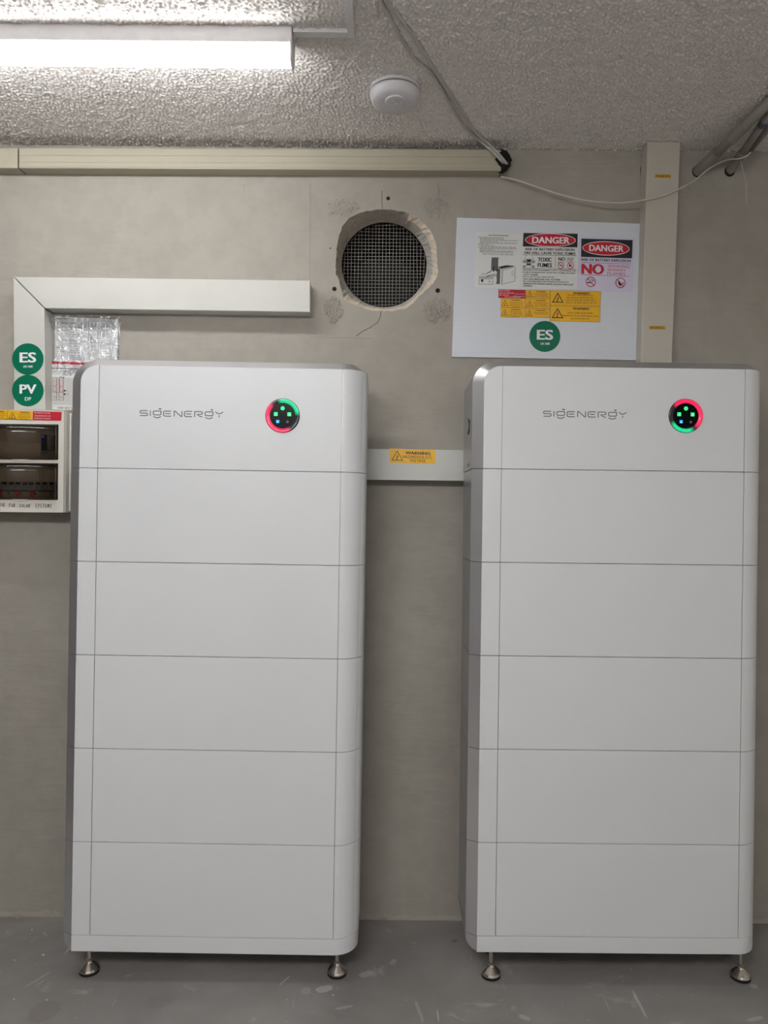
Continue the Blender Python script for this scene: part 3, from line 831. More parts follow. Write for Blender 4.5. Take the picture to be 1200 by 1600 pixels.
# conduit clips beside it
for (x, y, x2, y2) in ((1001, 243.5, 1008, 244.5), (1000.5, 261, 1002, 273)):
    P = [xz(*p, D_WALL) for p in ((x, y), (x2, y), (x2, y2), (x, y2))]
    fix(obj('wall_scratch', *prism_y(P, D_WALL-.0006, D_WALL+.0005), M['gap'], wall))

# foam at the open end
p = at(789, 252, 2.44)
V = []; rng = random.Random(3); nn = 14
for j in range(nn+1):
    for i in range(24):
        th = 2*PI*i/24; ph = PI*j/nn; rr = .034*(1+.22*rng.random())
        V.append((p.x-.012+.026*math.sin(ph)*abs(math.cos(th))*math.copysign(1, math.cos(th))*(1+.4*rng.random()), p.y+.02*math.sin(ph)*math.sin(th), p.z+rr*math.cos(ph)))
Fc = [(j*24+i, j*24+(i+1) % 24, (j+1)*24+(i+1) % 24, (j+1)*24+i) for j in range(nn) for i in range(24)]
o = obj('foam_plug', V, Fc, M['foam'], None, False, (p.x, p.y, p.z)); fix(o)
tag(o, 'ragged black foam plug in the open end of the ceiling trunking', 'foam')

# ================================================================= LIGHT FITTINGS
def batten(x0, x1, y0, mat, label, group=None, drop=0.0):
    root = thing('batten_light', ((x0+x1)/2, y0+.035, CEIL), label, 'light', group)
    if drop:
        for xr_ in (x0+.25, x1-.25): fix(obj('added_rod', *lathe([(.004, .002), (.004, -drop-.004)], (xr_, y0+.035, CEIL), 10), M['steel'], root))  # rods invented to carry lamps lowered for light on the ceiling
    def ex(prof, xa, xb):
        n = len(prof); V = [(x, y0+y, CEIL-drop+z) for x in (xa, xb) for y, z in prof]
        return V, [tuple(range(n)), tuple(range(2*n-1, n-1, -1))]+[(i, (i+1) % n, (i+1) % n+n, i+n) for i in range(n)]
    bevel(fix(obj('housing', *ex([(0, .0), (0, -.042), (.002, -.044), (.068, -.044), (.070, -.042), (.070, 0)], x0+.004, x1-.004), M['housing'], root)), .001)
    d = [(.001, -.044), (.003, -.056), (.009, -.075), (.019, -.0845), (.033, -.0875), (.050, -.080), (.064, -.062), (.069, -.044)]
    fix(obj('diffuser', *ex(d, x0+.004, x1-.004), mat, root, False))
    e = [(-.002, 0.001), (-.002, -.044), (.000, -.060), (.007, -.079), (.018, -.0875), (.033, -.0905), (.052, -.083), (.067, -.064), (.072, -.044), (.072, .001)]
    for xa, xb in ((x0, x0+.0045), (x1-.0045, x1)): fix(obj('end_cap', *ex(e, xa, xb), M['housing'], root))
    return root
xe = at(453, 60, 1.87).x
batten(xe-1.25, xe+.006, 1.857, M['diffuser'], 'lit white batten light on the ceiling above the left cabinet')
batten(-1.25, .0, .38, M['diffuser_a'], 'lit white batten light on the ceiling over the photographer, out of the picture')
batten(-1.3, .0, -.30, M['diffuser_b'], 'unseen batten light assumed behind the photographer at the left, nearer of a lowered pair', drop=.24)  # unseen pair sharing one lamp's brightness, lowered to light the ceiling
batten(-1.3, .0, -.58, M['diffuser_b'], 'unseen batten light assumed behind the photographer at the left, farther of a lowered pair', drop=.24)
batten(.15, 1.4, -.8, M['diffuser_c'], 'unseen batten light assumed behind the photographer, right, lowered to light the ceiling', drop=.24)  # unseen lamp, lowered likewise to throw light across the ceiling
# mini trunking on the ceiling
a = at_ceiling(457, 51, .008); xj = at_ceiling(549, 55, .008).x
r = thing('mini_trunking', (xj, a.y, CEIL), 'narrow white mini trunking on the ceiling feeding the batten light', 'trunking')
yj = at_ceiling(500, 51, .008).y
bevel(fix(obj('branch', *box(xe+.008, xj-.009, yj-.011, yj+.011, CEIL-.014, CEIL+.0005), M['housing'], r)), .001)
bevel(fix(obj('main_run', *box(xj-.009, xj+.009, .8, yj+.012, CEIL-.014, CEIL+.0005), M['housing'], r)), .001)
# smoke alarm
sc_ = (at_ceiling(617, 140).x, 2.13, CEIL)
r = thing('smoke_alarm', sc_, 'round white smoke alarm on the stippled ceiling', 'smoke alarm')
fix(obj('mounting_plate', *lathe([(.0725, .001), (.0725, -.0105), (.070, -.012)], sc_, 48), M['smoke'], r, False))
fix(obj('vent_gap', *lathe([(.0665, -.011), (.0665, -.0175)], sc_, 48), M['gap'], r, False))
b = obj('housing', *lathe([(.066, -.0162), (.0725, -.0168), (.0735, -.021), (.068, -.038), (.060, -.043), (.040, -.0445), (.001, -.0445)], sc_, 56), M['smoke'], r, True); fix(b)
fix(obj('test_button', *lathe([(.030, -.043), (.030, -.0475), (.027, -.0488), (.016, -.0488), (.0145, -.0476), (.001, -.0476)], (sc_[0]+.002, sc_[1]-.014, sc_[2]), 40), M['smoke'], b, False))
fix(obj('button_ring', *lathe([(.011, -.0475), (.011, -.0490), (.009, -.0490), (.009, -.0475)], (sc_[0]+.002, sc_[1]-.014, sc_[2]), 30), M['housing'], b, False))
fix(obj('indicator_slot', *box(sc_[0]+.017, sc_[0]+.027, sc_[1]+.006, sc_[1]+.0085, CEIL-.0462, CEIL-.044), M['gap'], b))

# ================================================================= CABLES
def cable(name, pts, r, mat, label, flat=1.0):
    P = smooth_path(pts, 7); v, f = tube(P, r, 10, flat)
    o = obj(name, v, f, mat, None, True, P[0]); return tag(o, label, 'cable')
c1 = [at_ceiling(590, -25, .006)]+[at_ceiling(x, y, .006) for x, y in ((596, 2), (612, 32), (628, 62), (648, 92), (672, 112), (690, 138), (706, 168), (728, 200))]
c1 += [at_ceiling(752, 222, .012), at(770, 237, 2.41), at(782, 250, 2.40), at(787, 255, 2.43)]
cable('ceiling_cable', c1, .0038, M['cable'], 'thinner pale cable sagging across the ceiling to the trunking end')
c2 = [at_ceiling(590, -25, .020)]+[at_ceiling(x, y, .006) for x, y in ((603, 0), (622, 26), (642, 52), (662, 84), (682, 114), (702, 146), (724, 180), (746, 210))]
c2 += [at_ceiling(762, 224, .012), at(776, 237, 2.405), at(788, 252, 2.415), at(793, 258, 2.44)]
cable('ceiling_cable', c2, .0058, M['cable'], 'thicker grey-white cable crossing the ceiling to the trunking end', .7)
cable('cable_end', [at_ceiling(588, -14, .004), at_ceiling(589.5, 8, .004), at_ceiling(591, 28, .010)], .0022, M['cable'], 'short stub of thin cable beside the two ceiling cables at the top edge')
c3 = [at(783, 276, 2.45), at(797, 279, 2.452), at(815, 284, 2.445), at(850, 296, 2.44), at(890, 308, 2.435), at(930, 315, 2.425), at(968, 317, 2.415), at(1003, 313, 2.406), at(1030, 307.5, 2.406), at(1056, 298, 2.406),
      at(1085, 282, 2.42), at(1110, 262, 2.43), at(1135, 250, 2.425), at(1155, 248, 2.385), at(1166, 244, 2.375), at(1173, 238, 2.375)]
cable('drooping_cable', c3, .0026, M['cable_white'], 'thin white cable drooping along the wall across the vertical trunking')
cable('hanging_wire', [at(1156, 246, 2.395), at(1160, 262, 2.40), at(1165, 285, 2.40), at(1167, 318, 2.402)], .0010, M['cable_white'], 'very thin white wire hanging loose below the right conduits')
# rigid conduits at the upper right
def conduit(pts, r, label, collars=(), band=None):
    p0 = Vector(pts[0]); P = [Vector(p) for p in pts]
    o = obj('conduit', *tube(P, r, 18), M['conduit'], None, True, p0); tag(o, label, 'conduit', 'rigid conduits at the upper right')
    d = (P[-1]-P[0]).normalized(); Ltot = (P[-1]-P[0]).length
    for t, ln in collars:
        a = P[0]+d*Ltot*t; fix(obj('coupling', *tube([a-d*ln/2, a+d*ln/2], r*1.2, 18), M['conduit'], o, False))
    if band is not None:
        a = P[0]+d*Ltot*band; fix(obj('tape_band', *tube([a-d*.010, a+d*.010], r*1.08, 18), M['conduit_band'], o, False))
    return o
def collar_hole(px, py, r):
    p = at(px, py, D_WALL); fix(obj('conduit_hole', *lathe([(r, .0005), (r, -.0006)], (p.x, D_WALL, p.z), 22, 'y'), M['gap'], wall))
def run(p0, p1, r, lb, **k):
    d = (p1-p0); conduit([p0-d.normalized()*.01, p1+d*.25], r, lb, **k)
run(at(1091, 267, D_WALL), at_ceiling(1206, 156, .020), .0150, 'thickest grey conduit leaving the wall beside the vertical trunking', collars=((.10, .13), (.48, .06)))
run(at(1140, 267.5, D_WALL), at_ceiling(1206, 173, .018), .0122, 'grey conduit with a blue-grey band, between the two others at the upper right', collars=((.17, .09),), band=.66)
run(at(1169, 238, D_WALL), at_ceiling(1206, 193, .014), .0105, 'thin plain grey conduit, the one farthest right at the upper right')
collar_hole(1090.5, 268, .020); collar_hole(1140, 268, .0175)

# ================================================================= WARNING BOARD
DB_ = 2.468
bf = Frame((714, 340), (1003, 349.5), (995.5, 563), (706, 557.5), DB_)
board = label_base('notice_board', bf, .006, M['corflute'], 'white corrugated plastic board on the wall carrying the battery warning labels', 'board', nm='board_sheet')
DS = DB_-.0008
def sticker(name, quad, mat, label, group=None, D=DS, cat='label', t=.0007):
    fr = Frame(*quad, D); return fr, label_base(name, fr, t, mat, label, cat, group)
# 1: shutdown procedure sheet
fr, s1 = sticker('procedure_sheet', ((744, 363.5), (815, 365.2), (812.3, 451.3), (741.2, 450)), M['paper'], 'white procedure sheet with small print and a line drawing of an opened unit', cat='sign')
p = Print(fr, L1)
p.text('SHUTDOWN PROCEDURE', .27, .030, .71, .053, .02)
rows = [(.05, .075, .60, 1.5), (.09, .098, .62, 1.5), (.09, .122, .93, 1.6), (.09, .147, .48, 1.4), (.09, .170, .91, 1.6), (.05, .195, .32, 1.5), (.09, .220, .42, 1.4),
        (.05, .245, .88, 1.7), (.09, .270, .90, 1.6), (.09, .292, .40, 1.4), (.09, .315, .82, 1.5), (.09, .337, .83, 1.5), (.15, .372, .83, 1.8)]
for a0, b0, a1, h in rows: p.small(a0, b0, a1, h)
p.small(.15, .735, .25, 1.6); p.small(.11, .800, .40, 1.2); p.small(.14, .832, .36, 1.0)
# diagram strokes
dl_ = [[(.36, .47), (.37, .445), (.52, .445)], [(.36, .47), (.36, .70)], [(.52, .445), (.50, .47), (.50, .64)],
       [(.49, .62), (.68, .58), (.86, .59)], [(.49, .64), (.60, .645), (.86, .59)], [(.59, .645), (.59, .925)], [(.49, .64), (.49, .92)], [(.55, .66), (.55, .925)],
       [(.59, .925), (.88, .865)], [(.88, .60), (.88, .865)], [(.61, .90), (.61, .67), (.84, .61)], [(.10, .79), (.40, .79), (.40, .93), (.10, .93), (.10, .79)], [(.10, .82), (.40, .82)],
       [(.32, .85), (.32, .91)], [(.33, .88), (.37, .88)]]
for L_ in dl_: p.line(L_, .55)
p.line([(.26, .735), (.35, .695)], 1.1); p.line([(.25, .79), (.44, .745)], 1.1); p.line([(.40, .785), (.49, .75)], .8)
p.poly([(.40, .60), (.425, .60), (.425, .70), (.40, .70)]); p.poly([(.49, .615), (.66, .585), (.86, .588), (.58, .64)])
for b in (.66, .69, .75, .79, .91): p.disc(.475, b, .8, 10)
p.disc(.165, .86, 2.0, 12); p.poly([(.14, .865), (.19, .865), (.165, .905)])
p.ring(.83, .72, 1.5, .35, 20, 2.6)
p.build('fine_print', M['ink'], s1)
p = Print(fr, L1*.6); p.rect(.36, .445, .50, .68); p.rect(.49, .645, .55, .92); p.build('diagram_shading', M['ink_soft'], s1)
# 2: danger sign, toxic fumes
fr, s2 = sticker('danger_sign', ((816.6, 363), (904, 364.2), (901.6, 452.2), (812.8, 450)), M['paper'], 'white danger sign with skull and crossbones about toxic fumes', D=DS-.0004, cat='sign')
p = Print(fr, L1); p.rect(.015, .012, .985, .255)
p.rect(.02, .402, .975, .409); p.rect(.02, .642, .975, .649); p.rect(.595, .425, .600, .63); p.rect(.63, .520, .95, .524)
p.text('RISK OF BATTERY EXPLOSION', .06, .278, .935, .322, .034); p.text('FIRE WILL CAUSE TOXIC FUMES', .045, .345, .955, .390, .034)
p.text('TOXIC', .29, .445, .535, .520, .032); p.text('FUMES', .29, .545, .545, .620, .032)
p.text('NO', .655, .435, .775, .500, .028)
for i, wd in enumerate((('SMOKING'), ('SPARKS'), ('FLAMES'))): p.text(wd, .81, .437+.024*i, (.935, .925, .915)[i], .455+.024*i, .01)
T = ['APPROPRIATE PPE REQUIREMENTS APPLY FOR ENTERING THE', 'ROOM OR WORKING WITH THE BATTERY SYSTEMS, INCLUDING:', '- SAFETY GLASSES', None, '- STRUCTURAL FIREFIGHTING GEAR / FOOTWEAR', '- SELF CONTAINED BREATHING APPARATUS, OR HALF FACE', 'RESPIRATOR WITH ORGANIC VAPOUR / ACID GAS / PARTICULATE', 'CARTRIDGE']
A1 = (.965, .965, .30, .58, .70, .85, .93, .21)
for i, s in enumerate(T):
    b0 = .663+.0405*i; a0 = .03 if i < 2 else (.05 if i in (6, 7) else .025)
    if s: p.text(s, a0, b0, A1[i], b0+.026, .022)
    else: p.small(a0, b0, A1[i], 2.0)
# crossbones and skull
for (x0, y0, x1, y1) in ((.05, .53, .215, .61), (.05, .61, .215, .53)):
    p.line([(x0, y0), (x1, y1)], 1.9)
for a, b in ((.045, .525), (.05, .615), (.22, .525), (.215, .615)): p.ring(a, b, 1.9, .8, 14)
p.disc(.133, .470, 6.3, 28, 1.02); p.poly([(.085, .50), (.18, .50), (.165, .565), (.133, .575), (.10, .565)])
p.build('black_print', M['ink'], s2)
p = Print(fr, L2); p.disc(.133, .466, 5.7, 28, 1.02); p.poly([(.093, .49), (.173, .49), (.158, .555), (.133, .563), (.108, .555)])
for (x0, y0, x1, y1) in ((.05, .53, .10, .555), (.05, .61, .10, .585), (.165, .555, .215, .53), (.165, .585, .215, .61)): p.line([(x0, y0), (x1, y1)], .9)
p.build('skull_shape', M['paper'], s2)
p = Print(fr, L3); p.disc(.110, .492, 1.5, 14); p.disc(.156, .492, 1.5, 14); p.poly([(.133, .51), (.142, .53), (.124, .53)])
p.line([(.112, .545), (.154, .545)], .7); p.build('skull_features', M['ink'], s2)
p = Print(fr, L2); p.ring(.5, .133, 39.5, .9, 48, .265); p.build('oval_outline', M['white_print'], s2)
p = Print(fr, L2*.9); p.disc(.5, .133, 38.8, 48, .26)
p.build('red_oval', M['red'], s2)
p = Print(fr, L2); 
for a, b in ((.70, .582), (.872, .582)): p.ring(a, b, 5.2, .9, 30); p.line([(a-.042, b-.042), (a+.042, b+.042)], .9)
p.build('prohibition_symbol', M['red'], s2)
p = Print(fr, L1*1.5); p.rect(.665, .578, .735, .590); p.line([(.70, .56), (.72, .55), (.73, .565)], .6); p.poly([(.845, .60), (.85, .56), (.865, .545), (.87, .575), (.90, .56), (.88, .60)])
p.build('symbol_drawing', M['ink'], s2)
p = Print(fr, L3); p.text('DANGER', .175, .078, .845, .195, .032); p.build('danger_lettering', M['white_print'], s2)
# 3: danger sign, no smoking
fr, s3 = sticker('danger_sign', ((903.6, 369.8), (991.8, 372.3), (988.3, 456.6), (902.0, 453.8)), M['paper_lilac'], 'lilac-white danger sign with large red NO and two prohibition symbols', D=DS-.0002, cat='sign')
p = Print(fr, L1); p.rect(.055, .035, .965, .375)
p.text('RISK OF BATTERY EXPLOSION', .06, .400, .945, .447, .032); p.rect(.06, .476, .94, .482); p.rect(.06, .705, .94, .711)
for a, b, t in ((.24, .835, 0), (.775, .835, 1)):
    if t == 0:
        p.rect(a-.07, b+.003, a+.02, b+.022); p.line([(a+.01, b-.03), (a+.03, b-.05), (a+.05, b-.02), (a+.06, b-.03)], .7); p.line([(a, b-.05), (a+.03, b-.03), (a+.045, b)], .6)
    else: p.poly([(a-.045, b), (a-.035, b-.04), (a-.01, b-.015), (a+.01, b+.03), (a-.01, b+.06), (a-.03, b+.03)]); p.line([(a-.005, b+.05), (a+.06, b-.01)], 1.2)
p.build('black_print', M['ink'], s3)
p = Print(fr, L2); p.ring(.495, .205, 37, 1.0, 48, .30); p.build('oval_outline', M['white_print'], s3)
p = Print(fr, L2*.9); p.disc(.495, .205, 36.3, 48, .295); p.build('red_oval', M['red'], s3)
p = Print(fr, L1); p.text('NO', .065, .500, .475, .690, .05); p.text('SMOKING', .535, .505, .925, .555, 0); p.text('SPARKS', .535, .575, .855, .622, 0); p.text('FLAMES', .535, .645, .86, .690, 0)
p.build('red_lettering', M['red'], s3)
p = Print(fr, L2)
for a, b in ((.24, .835), (.775, .835)): p.ring(a, b, 8.0, 1.2, 36); p.line([(a-.062, b-.065), (a+.062, b+.065)], 1.2)
p.build('prohibition_symbol', M['red'], s3)
p = Print(fr, L3); p.text('DANGER', .195, .145, .81, .262, .026); p.build('danger_lettering', M['white_print'], s3)
# 4: small stickers
def cs(x, y): return (775+x/13.333, 450+y/13.333)
def cb(x, y): return (855+x/13.333, 450+y/13.333)
fr, s = sticker('red_data_label', (cs(52, 28), cs(616, 40), cs(616, 214), cs(50, 205)), M['red'], 'small red data label at the top left of the yellow labels', D=DS-.0003)
p = Print(fr, L1)
for b0, a1 in ((.10, .42), (.36, .55), (.60, .36)): p.small(.03, b0, a1, 1.6)
p.small(.22, .83, .80, 1.5); p.line([(.60, .50), (.97, .52)], .35); p.line([(.55, .77), (.97, .79)], .35)
p.build('white_print', M['white_print'], s)
p = Print(fr, L1); p.small(.50, .05, .98, 1.8); p.small(.68, .34, .84, 2); p.small(.68, .62, .84, 1.8); p.build('handwriting', M['ink'], s)
small = [((cs(100, 212), cs(606, 217), cs(604, 414), cs(98, 405)), 'small yellow warning label just below the red data label'),
         ((cs(98, 406), cs(604, 415), cs(602, 615), cs(95, 605)), 'small yellow warning label lowest in the left column under the red label'),
         ((cs(620, 40), cs(1130, 45), cs(1126, 227), cs(616, 215)), 'small yellow warning label topmost of the middle column of three'),
         ((cs(616, 216), cs(1126, 228), cs(1125, 430), cs(610, 420)), 'small yellow warning label in the centre of the middle column of three'),
         ((cs(610, 421), cs(1125, 431), cs(1116, 625), cs(605, 613)), 'small yellow warning label lowest of the middle column, above the green disc')]
for i, (q, lb) in enumerate(small):
    fr, s = sticker('warning_label', q, M['yellow'], lb, 'small yellow warning labels on the board')
    p = Print(fr, L1); p.triangle(.17, .84, 9.6, .55)
    p.text('WARNING', .42, .14, .82, .27, .015)
    for b0, a0, a1 in ((.40, .34, .92), (.56, .40, .88), (.72, .34, .92))[:(3 if i != 4 else 2)]: p.small(a0, b0, a1, 1.3)
    if i < 2: p.small(.44, .88, .80, 1.1)
    p.build('black_print', M['ink'], s)
    p = Print(fr, L1)
    for q_ in ((0, 0, 1, .02), (0, .98, 1, 1), (0, 0, .008, 1), (.992, 0, 1, 1)): p.rect(*q_)
    p.build('border_line', M['ink_soft'], s)
big = [((cb(62, 45), cb(1120, 70), cb(1110, 380), cb(62, 366)), 'large yellow warning label, upper of the two at the right of the group', ((.35, .255, .86), (.33, .42, .88), (.31, .58, .90), (.31, .75, .91))),
       ((cb(62, 367), cb(1110, 386), cb(1100, 715), cb(56, 690)), 'large yellow warning label, lower of the two at the right of the group', ((.35, .40, .85), (.25, .58, .95), (.42, .76, .79)))]
bt = [(None, None, None, None), ('ALL PTCS BATTERY SYSTEMS', None, 'TO ISOLATE EQUIPMENT')]
for i, (q, lb, rows) in enumerate(big):
    fr, s = sticker('warning_label', q, M['yellow'], lb, 'large yellow warning labels on the board')
    p = Print(fr, L1); p.triangle(.15, .80, 16, 1.3); p.text('WARNING', .45, .09, .78, .235, .036)
    for k, (a0, b0, a1) in enumerate(rows):
        s_ = (bt[i][k] if k < len(bt[i]) else None)
        p.small(a0, b0, a1, 2.0)
    p.build('black_print', M['ink'], s)
    p = Print(fr, L1)
    for q_ in ((0, 0, 1, .012), (0, .988, 1, 1), (0, 0, .005, 1), (.995, 0, 1, 1)): p.rect(*q_)
    p.build('border_line', M['ink_soft'], s)
# green discs
def green_disc(cx, cy, r, D, big_, small_, label, sl=.012, tr=None):
    fr = rectframe(cx, cy, 2*r, 2*r, D, sl)
    out = [(.5+.5*math.cos(2*PI*k/56), .5+.5*math.sin(2*PI*k/56)) for k in range(56)]
    s = label_base('green_disc_label', fr, .0008, M['green'], label, 'label', 'green disc labels', out)
    p = Print(fr, L1)
    b = tr or (.24, .29, .77, .61, .36, .70, .66, .775)
    p.text(big_, *b[:4], .036); p.text(small_, *b[4:], .016)
    p.build('white_lettering', M['white_print'], s)
green_disc(851.3, 525.6, 24.2, DS, 'ES', 'UN 3480', 'round green ES label on the white plastic board')
DL = D2-.0009
green_disc(43.4, 561.0, 24.6, DL, 'ES', 'UN 3480', 'round green ES label on the vertical trunking, above the PV one', 0.0)
green_disc(43.4, 610.2, 24.6, DL, 'PV', 'DP', 'round green PV label on the vertical trunking above the switchboard', 0.0, (.24, .31, .78, .60, .41, .71, .61, .82))
# voltage label on middle trunking
fr, s = sticker('warning_label', ((609, 700.8), (680.5, 703.5), (680, 725), (609, 723)), M['yellow'], 'yellow hazardous DC voltage label on the trunking between the cabinets', D=DL)
p = Print(fr, L1); p.triangle(.165, .83, 15.5, .9); p.text('WARNING', .34, .15, .89, .37, .036); p.text('HAZARDOUS D.C.', .285, .435, .925, .64, .004); p.text('VOLTAGE', .435, .69, .785, .90, .006)
p.build('black_print', M['ink'], s)
# tape labels on the vertical trunking
for (x, y, lb) in ((1036, 275.2, 'small amber tape label high on the vertical trunking, near the drooping cable'), (1027, 512, 'small amber tape label low on the vertical trunking, beside the white board')):
    fr = rectframe(x, y, 25.5, 5.6, 2.4142, .010)
    s = label_base('tape_label', fr, .0006, M['brass_label'], lb, 'label', 'amber tape labels'); p = Print(fr, L1); p.text('SOLAR D.C.', .06, .22, .94, .78, .01); p.build('black_print', M['ink'], s)

# ================================================================= DOCUMENTS BEHIND THE LEFT CABINET
fr = Frame((82.5, 491.5), (188.5, 495), (187, 566), (82, 564), D_WALL-.004)
s = label_base('document_sleeve', fr, .0012, M['paper'], 'clear plastic sleeve of printed sheets hung on the wall above the left cabinet', 'document', nm='printed_sheet',
               outline=[(.035, .03), (.96, .06), (.965, 1.3), (.03, 1.3)])
p = Print(fr, L1)
p.small(.06, .07, .24, 1.9); p.small(.06, .165, .45, 1.6)
for b0, a0, a1 in ((.27, .07, .16), (.33, .07, .22), (.53, .07, .34), (.70, .05, .15), (.78, .07, .16), (.86, .05, .15)): p.small(a0, b0, a1, 1.5)
for b0 in (.26, .31, .36, .41, .46, .56, .61, .66, .76, .80, .87, .91, .95): p.small(.25, b0, .25+random.uniform(.12, .22), 1.2)
for k in range(12): p.rect(.53, .16+.038*k, .80, .164+.038*k)
for a in (.53, .57, .66, .80): p.rect(a, .16, a+.004, .58)
p.build('fine_print', M['ink_soft'], s)
v = []; n1, n2 = 24, 18
for j in range(n2+1):
    for i in range(n1+1):
        q = fr.w3(i/n1, j/n2*1.25, .0035+.0025*math.sin(i*.9+j*.5)*math.sin(j*.7)+.0015*random.random()); v.append(q)
f = [(j*(n1+1)+i, j*(n1+1)+i+1, (j+1)*(n1+1)+i+1, (j+1)*(n1+1)+i) for j in range(n2) for i in range(n1)]
fix_front(obj('plastic_film', v, f, M['film'], s, True))
fr = Frame((79.5, 564.5), (160, 567), (160, 643), (79.5, 640), D_WALL-.006)
s = label_base('site_plan_sheet', fr, .0006, M['paper'], 'gridded site plan sheet with a red header below the plastic sleeve', 'document')
p = Print(fr, L1); p.rect(0, 0, 1, .055); p.build('red_header', M['red'], s)
p = Print(fr, L1); p.rect(0, .135, 1, .15)
for a in (.13, .27, .47, .68): p.rect(a, .07, a+.006, .14)
p.small(.25, .175, .62, 2.4); p.small(.24, .215, .60, 2.6); p.small(.22, .255, .40, 2.2); p.small(.17, .31, .26, 2.4); p.small(.14, .94, .40, 3.0)
p.small(.02, .18, .22, .8); p.small(.02, .215, .22, .8); p.small(.02, .25, .19, .8)
for (a0, b0, a1, b1) in ((.02, .335, .115, .80), (.16, .335, .245, .80)):
    p.line([(a0, b0), (a1, b0), (a1, b1), (a0, b1), (a0, b0)], .5)
p.line([(.02, .64), (.245, .64)], .5); p.disc(.265, .60, 1.4, 10); p.disc(.265, .67, 1.4, 10); p.disc(.0, .58, 1.3, 10)
p.build('black_print', M['ink'], s)
p = Print(fr, L1*.7)
for k in range(38): p.rect(.02+.0262*k, .335, .0235+.0262*k, .90)
for k in range(21): p.rect(.02, .335+.0273*k, 1, .3385+.0273*k)
p.rect(.02, .93, 1, .934); p.build('plan_grid', M['ink_soft'], s)
p = Print(fr, L2); 
for a0, a1 in ((.045, .10), (.175, .23)): p.line([(a0, .36), (a0, .62), (a1, .62), (a1, .36)], .5); p.small(a0+.01, .50, a1, 2.0); p.small(a0+.01, .72, a1, 2.0)
p.line([(.28, .60), (.33, .60)], .6); p.line([(.28, .67), (.34, .67)], .6)
p.build('red_marks', M['red'], s)

# ================================================================= SWITCHBOARD
DE = 2.372
def ex_(px, py): return at(px, py, DE)
xr = ex_(99.5, 720).x; xl = xr-.42
zt = ex_(50, 641).z; zb_ = ex_(50, 800.5).z
sb = thing('switchboard', ((xl+xr)/2, D_WALL, zb_), 'white wall switchboard with two smoked windows at the left edge of the photo', 'switchboard')
# back box and a front frame with two openings
bevel(fix(obj('back_box', *box(xl+.012, xr+.010, DE+.030, D_WALL, zb_+.004, zt-.004), M['enclosure'], sb)), .004)
def winz(y): return ex_(45, y).z
wr = ex_(91.2, 690).x; wl = xl+.035
W1 = (winz(718), winz(662.8)); W2 = (winz(780.5), winz(723.6))
pieces = [box(xl, wl, DE, DE+.034, zb_, zt), box(wr, xr, DE, DE+.034, zb_, zt), box(wl, wr, DE, DE+.034, W1[1], zt),
          box(wl, wr, DE, DE+.034, W2[1], W1[0]), box(wl, wr, DE, DE+.034, zb_, W2[0])]
front = fix(obj('front_frame', *join(*pieces), M['enclosure'], sb))
# flared side skirt
fix(obj('side_wall', *join(prism_z([(xr, DE+.002), (xr+.004, DE+.01), (xr+.012, D_WALL), (xr-.02, D_WALL), (xr-.02, DE+.03)], zb_+.001, zt-.001)), M['enclosure'], sb))
# inner cover
fix(obj('inner_cover', *box(wl, wr, DE+.028, DE+.0325, W2[0], W1[1]), M['cover'], sb))
for zi, (z0, z1) in enumerate((W1, W2)):
    # curved smoked door
    prof = [(z1-.001-.026*(1-math.cos(t)), .004-.019*math.sin(t)) for t in [i*PI/2/10 for i in range(11)]]+[(z0+.004, -.012), (z0+.001, -.008), (z0+.001, .002)]
    V = [(x, DE+y, z) for x in (wl+.001, wr-.003) for z, y in prof]; n_ = len(prof)
    Fq = [(i, i+1, i+1+n_, i+n_) for i in range(n_-1)] + [tuple(range(n_)), tuple(range(2*n_-1, n_-1, -1))]
    d = fix(obj('smoked_door', V, Fq, M['smoked'], sb, False))
    for p_ in d.data.polygons: p_.use_smooth = len(p_.vertices) == 4
    hx0, hx1 = ex_(20, 700).x, ex_(46, 700).x
    fix(obj('door_tab', *prism_y([(hx0, z0+.0015), (hx1, z0+.0015), (hx1-.008, z0-.0055), (hx0+.008, z0-.0055)], DE-.004, DE), M['enclosure'], d))
    # recessed slot surround
    fix(obj('door_frame', *join(box(wl, wr, DE-.0008, DE+.004, z0-.0002, z0+.0012), box(wl, wr, DE-.0008, DE+.004, z1-.0012, z1), box(wr-.0025, wr, DE-.0008, DE+.004, z0, z1)), M['gap'], front))
# breakers
bx0, bx1 = ex_(62, 690).x, ex_(70, 690).x; bz0, bz1 = ex_(70, 702).z, ex_(70, 679).z
br = fix(obj('breaker', *box(bx0, bx1, DE+.012, DE+.03, bz0, bz1), M['breaker_dark'], sb)); 
fix(obj('indicator', *box(bx0+.003, bx0+.007, DE+.0105, DE+.013, bz1-.008, bz1-.004), M['led_indigo'], br))
br = fix(obj('breaker', *box(bx1+.001, bx1+.021, DE+.014, DE+.03, bz0, bz1), M['breaker'], sb))
for k in range(5): fix(obj('terminal_mark', *box(bx1+.014, bx1+.019, DE+.0135, DE+.0145, bz0+.006+.008*k, bz0+.009+.008*k), M['ink'], br))
zA, zB = ex_(50, 766).z, ex_(50, 752).z
wdt = (wr-wl-.02)/16
for k in range(16):
    x0 = wl+.006+wdt*k
    b_ = fix(obj('breaker', *box(x0+.0006, x0+wdt-.0006, DE+.012, DE+.03, zA, zB), M['breaker'], sb))
    fix(obj('toggle', *box(x0+.005, x0+wdt-.005, DE+.004, DE+.013, zB-.010, zB-.003), M['black'], b_))
for (x, m_) in ((17, 'red'), (40.5, 'red'), (-12, 'red')):
    a_, b_ = ex_(x, 765.5), ex_(x+8, 776); fix(obj('circuit_label', *box(a_.x, b_.x, DE+.0268, DE+.0285, b_.z, a_.z), M[m_], sb))
a_, b_ = ex_(66, 767), ex_(76, 776)
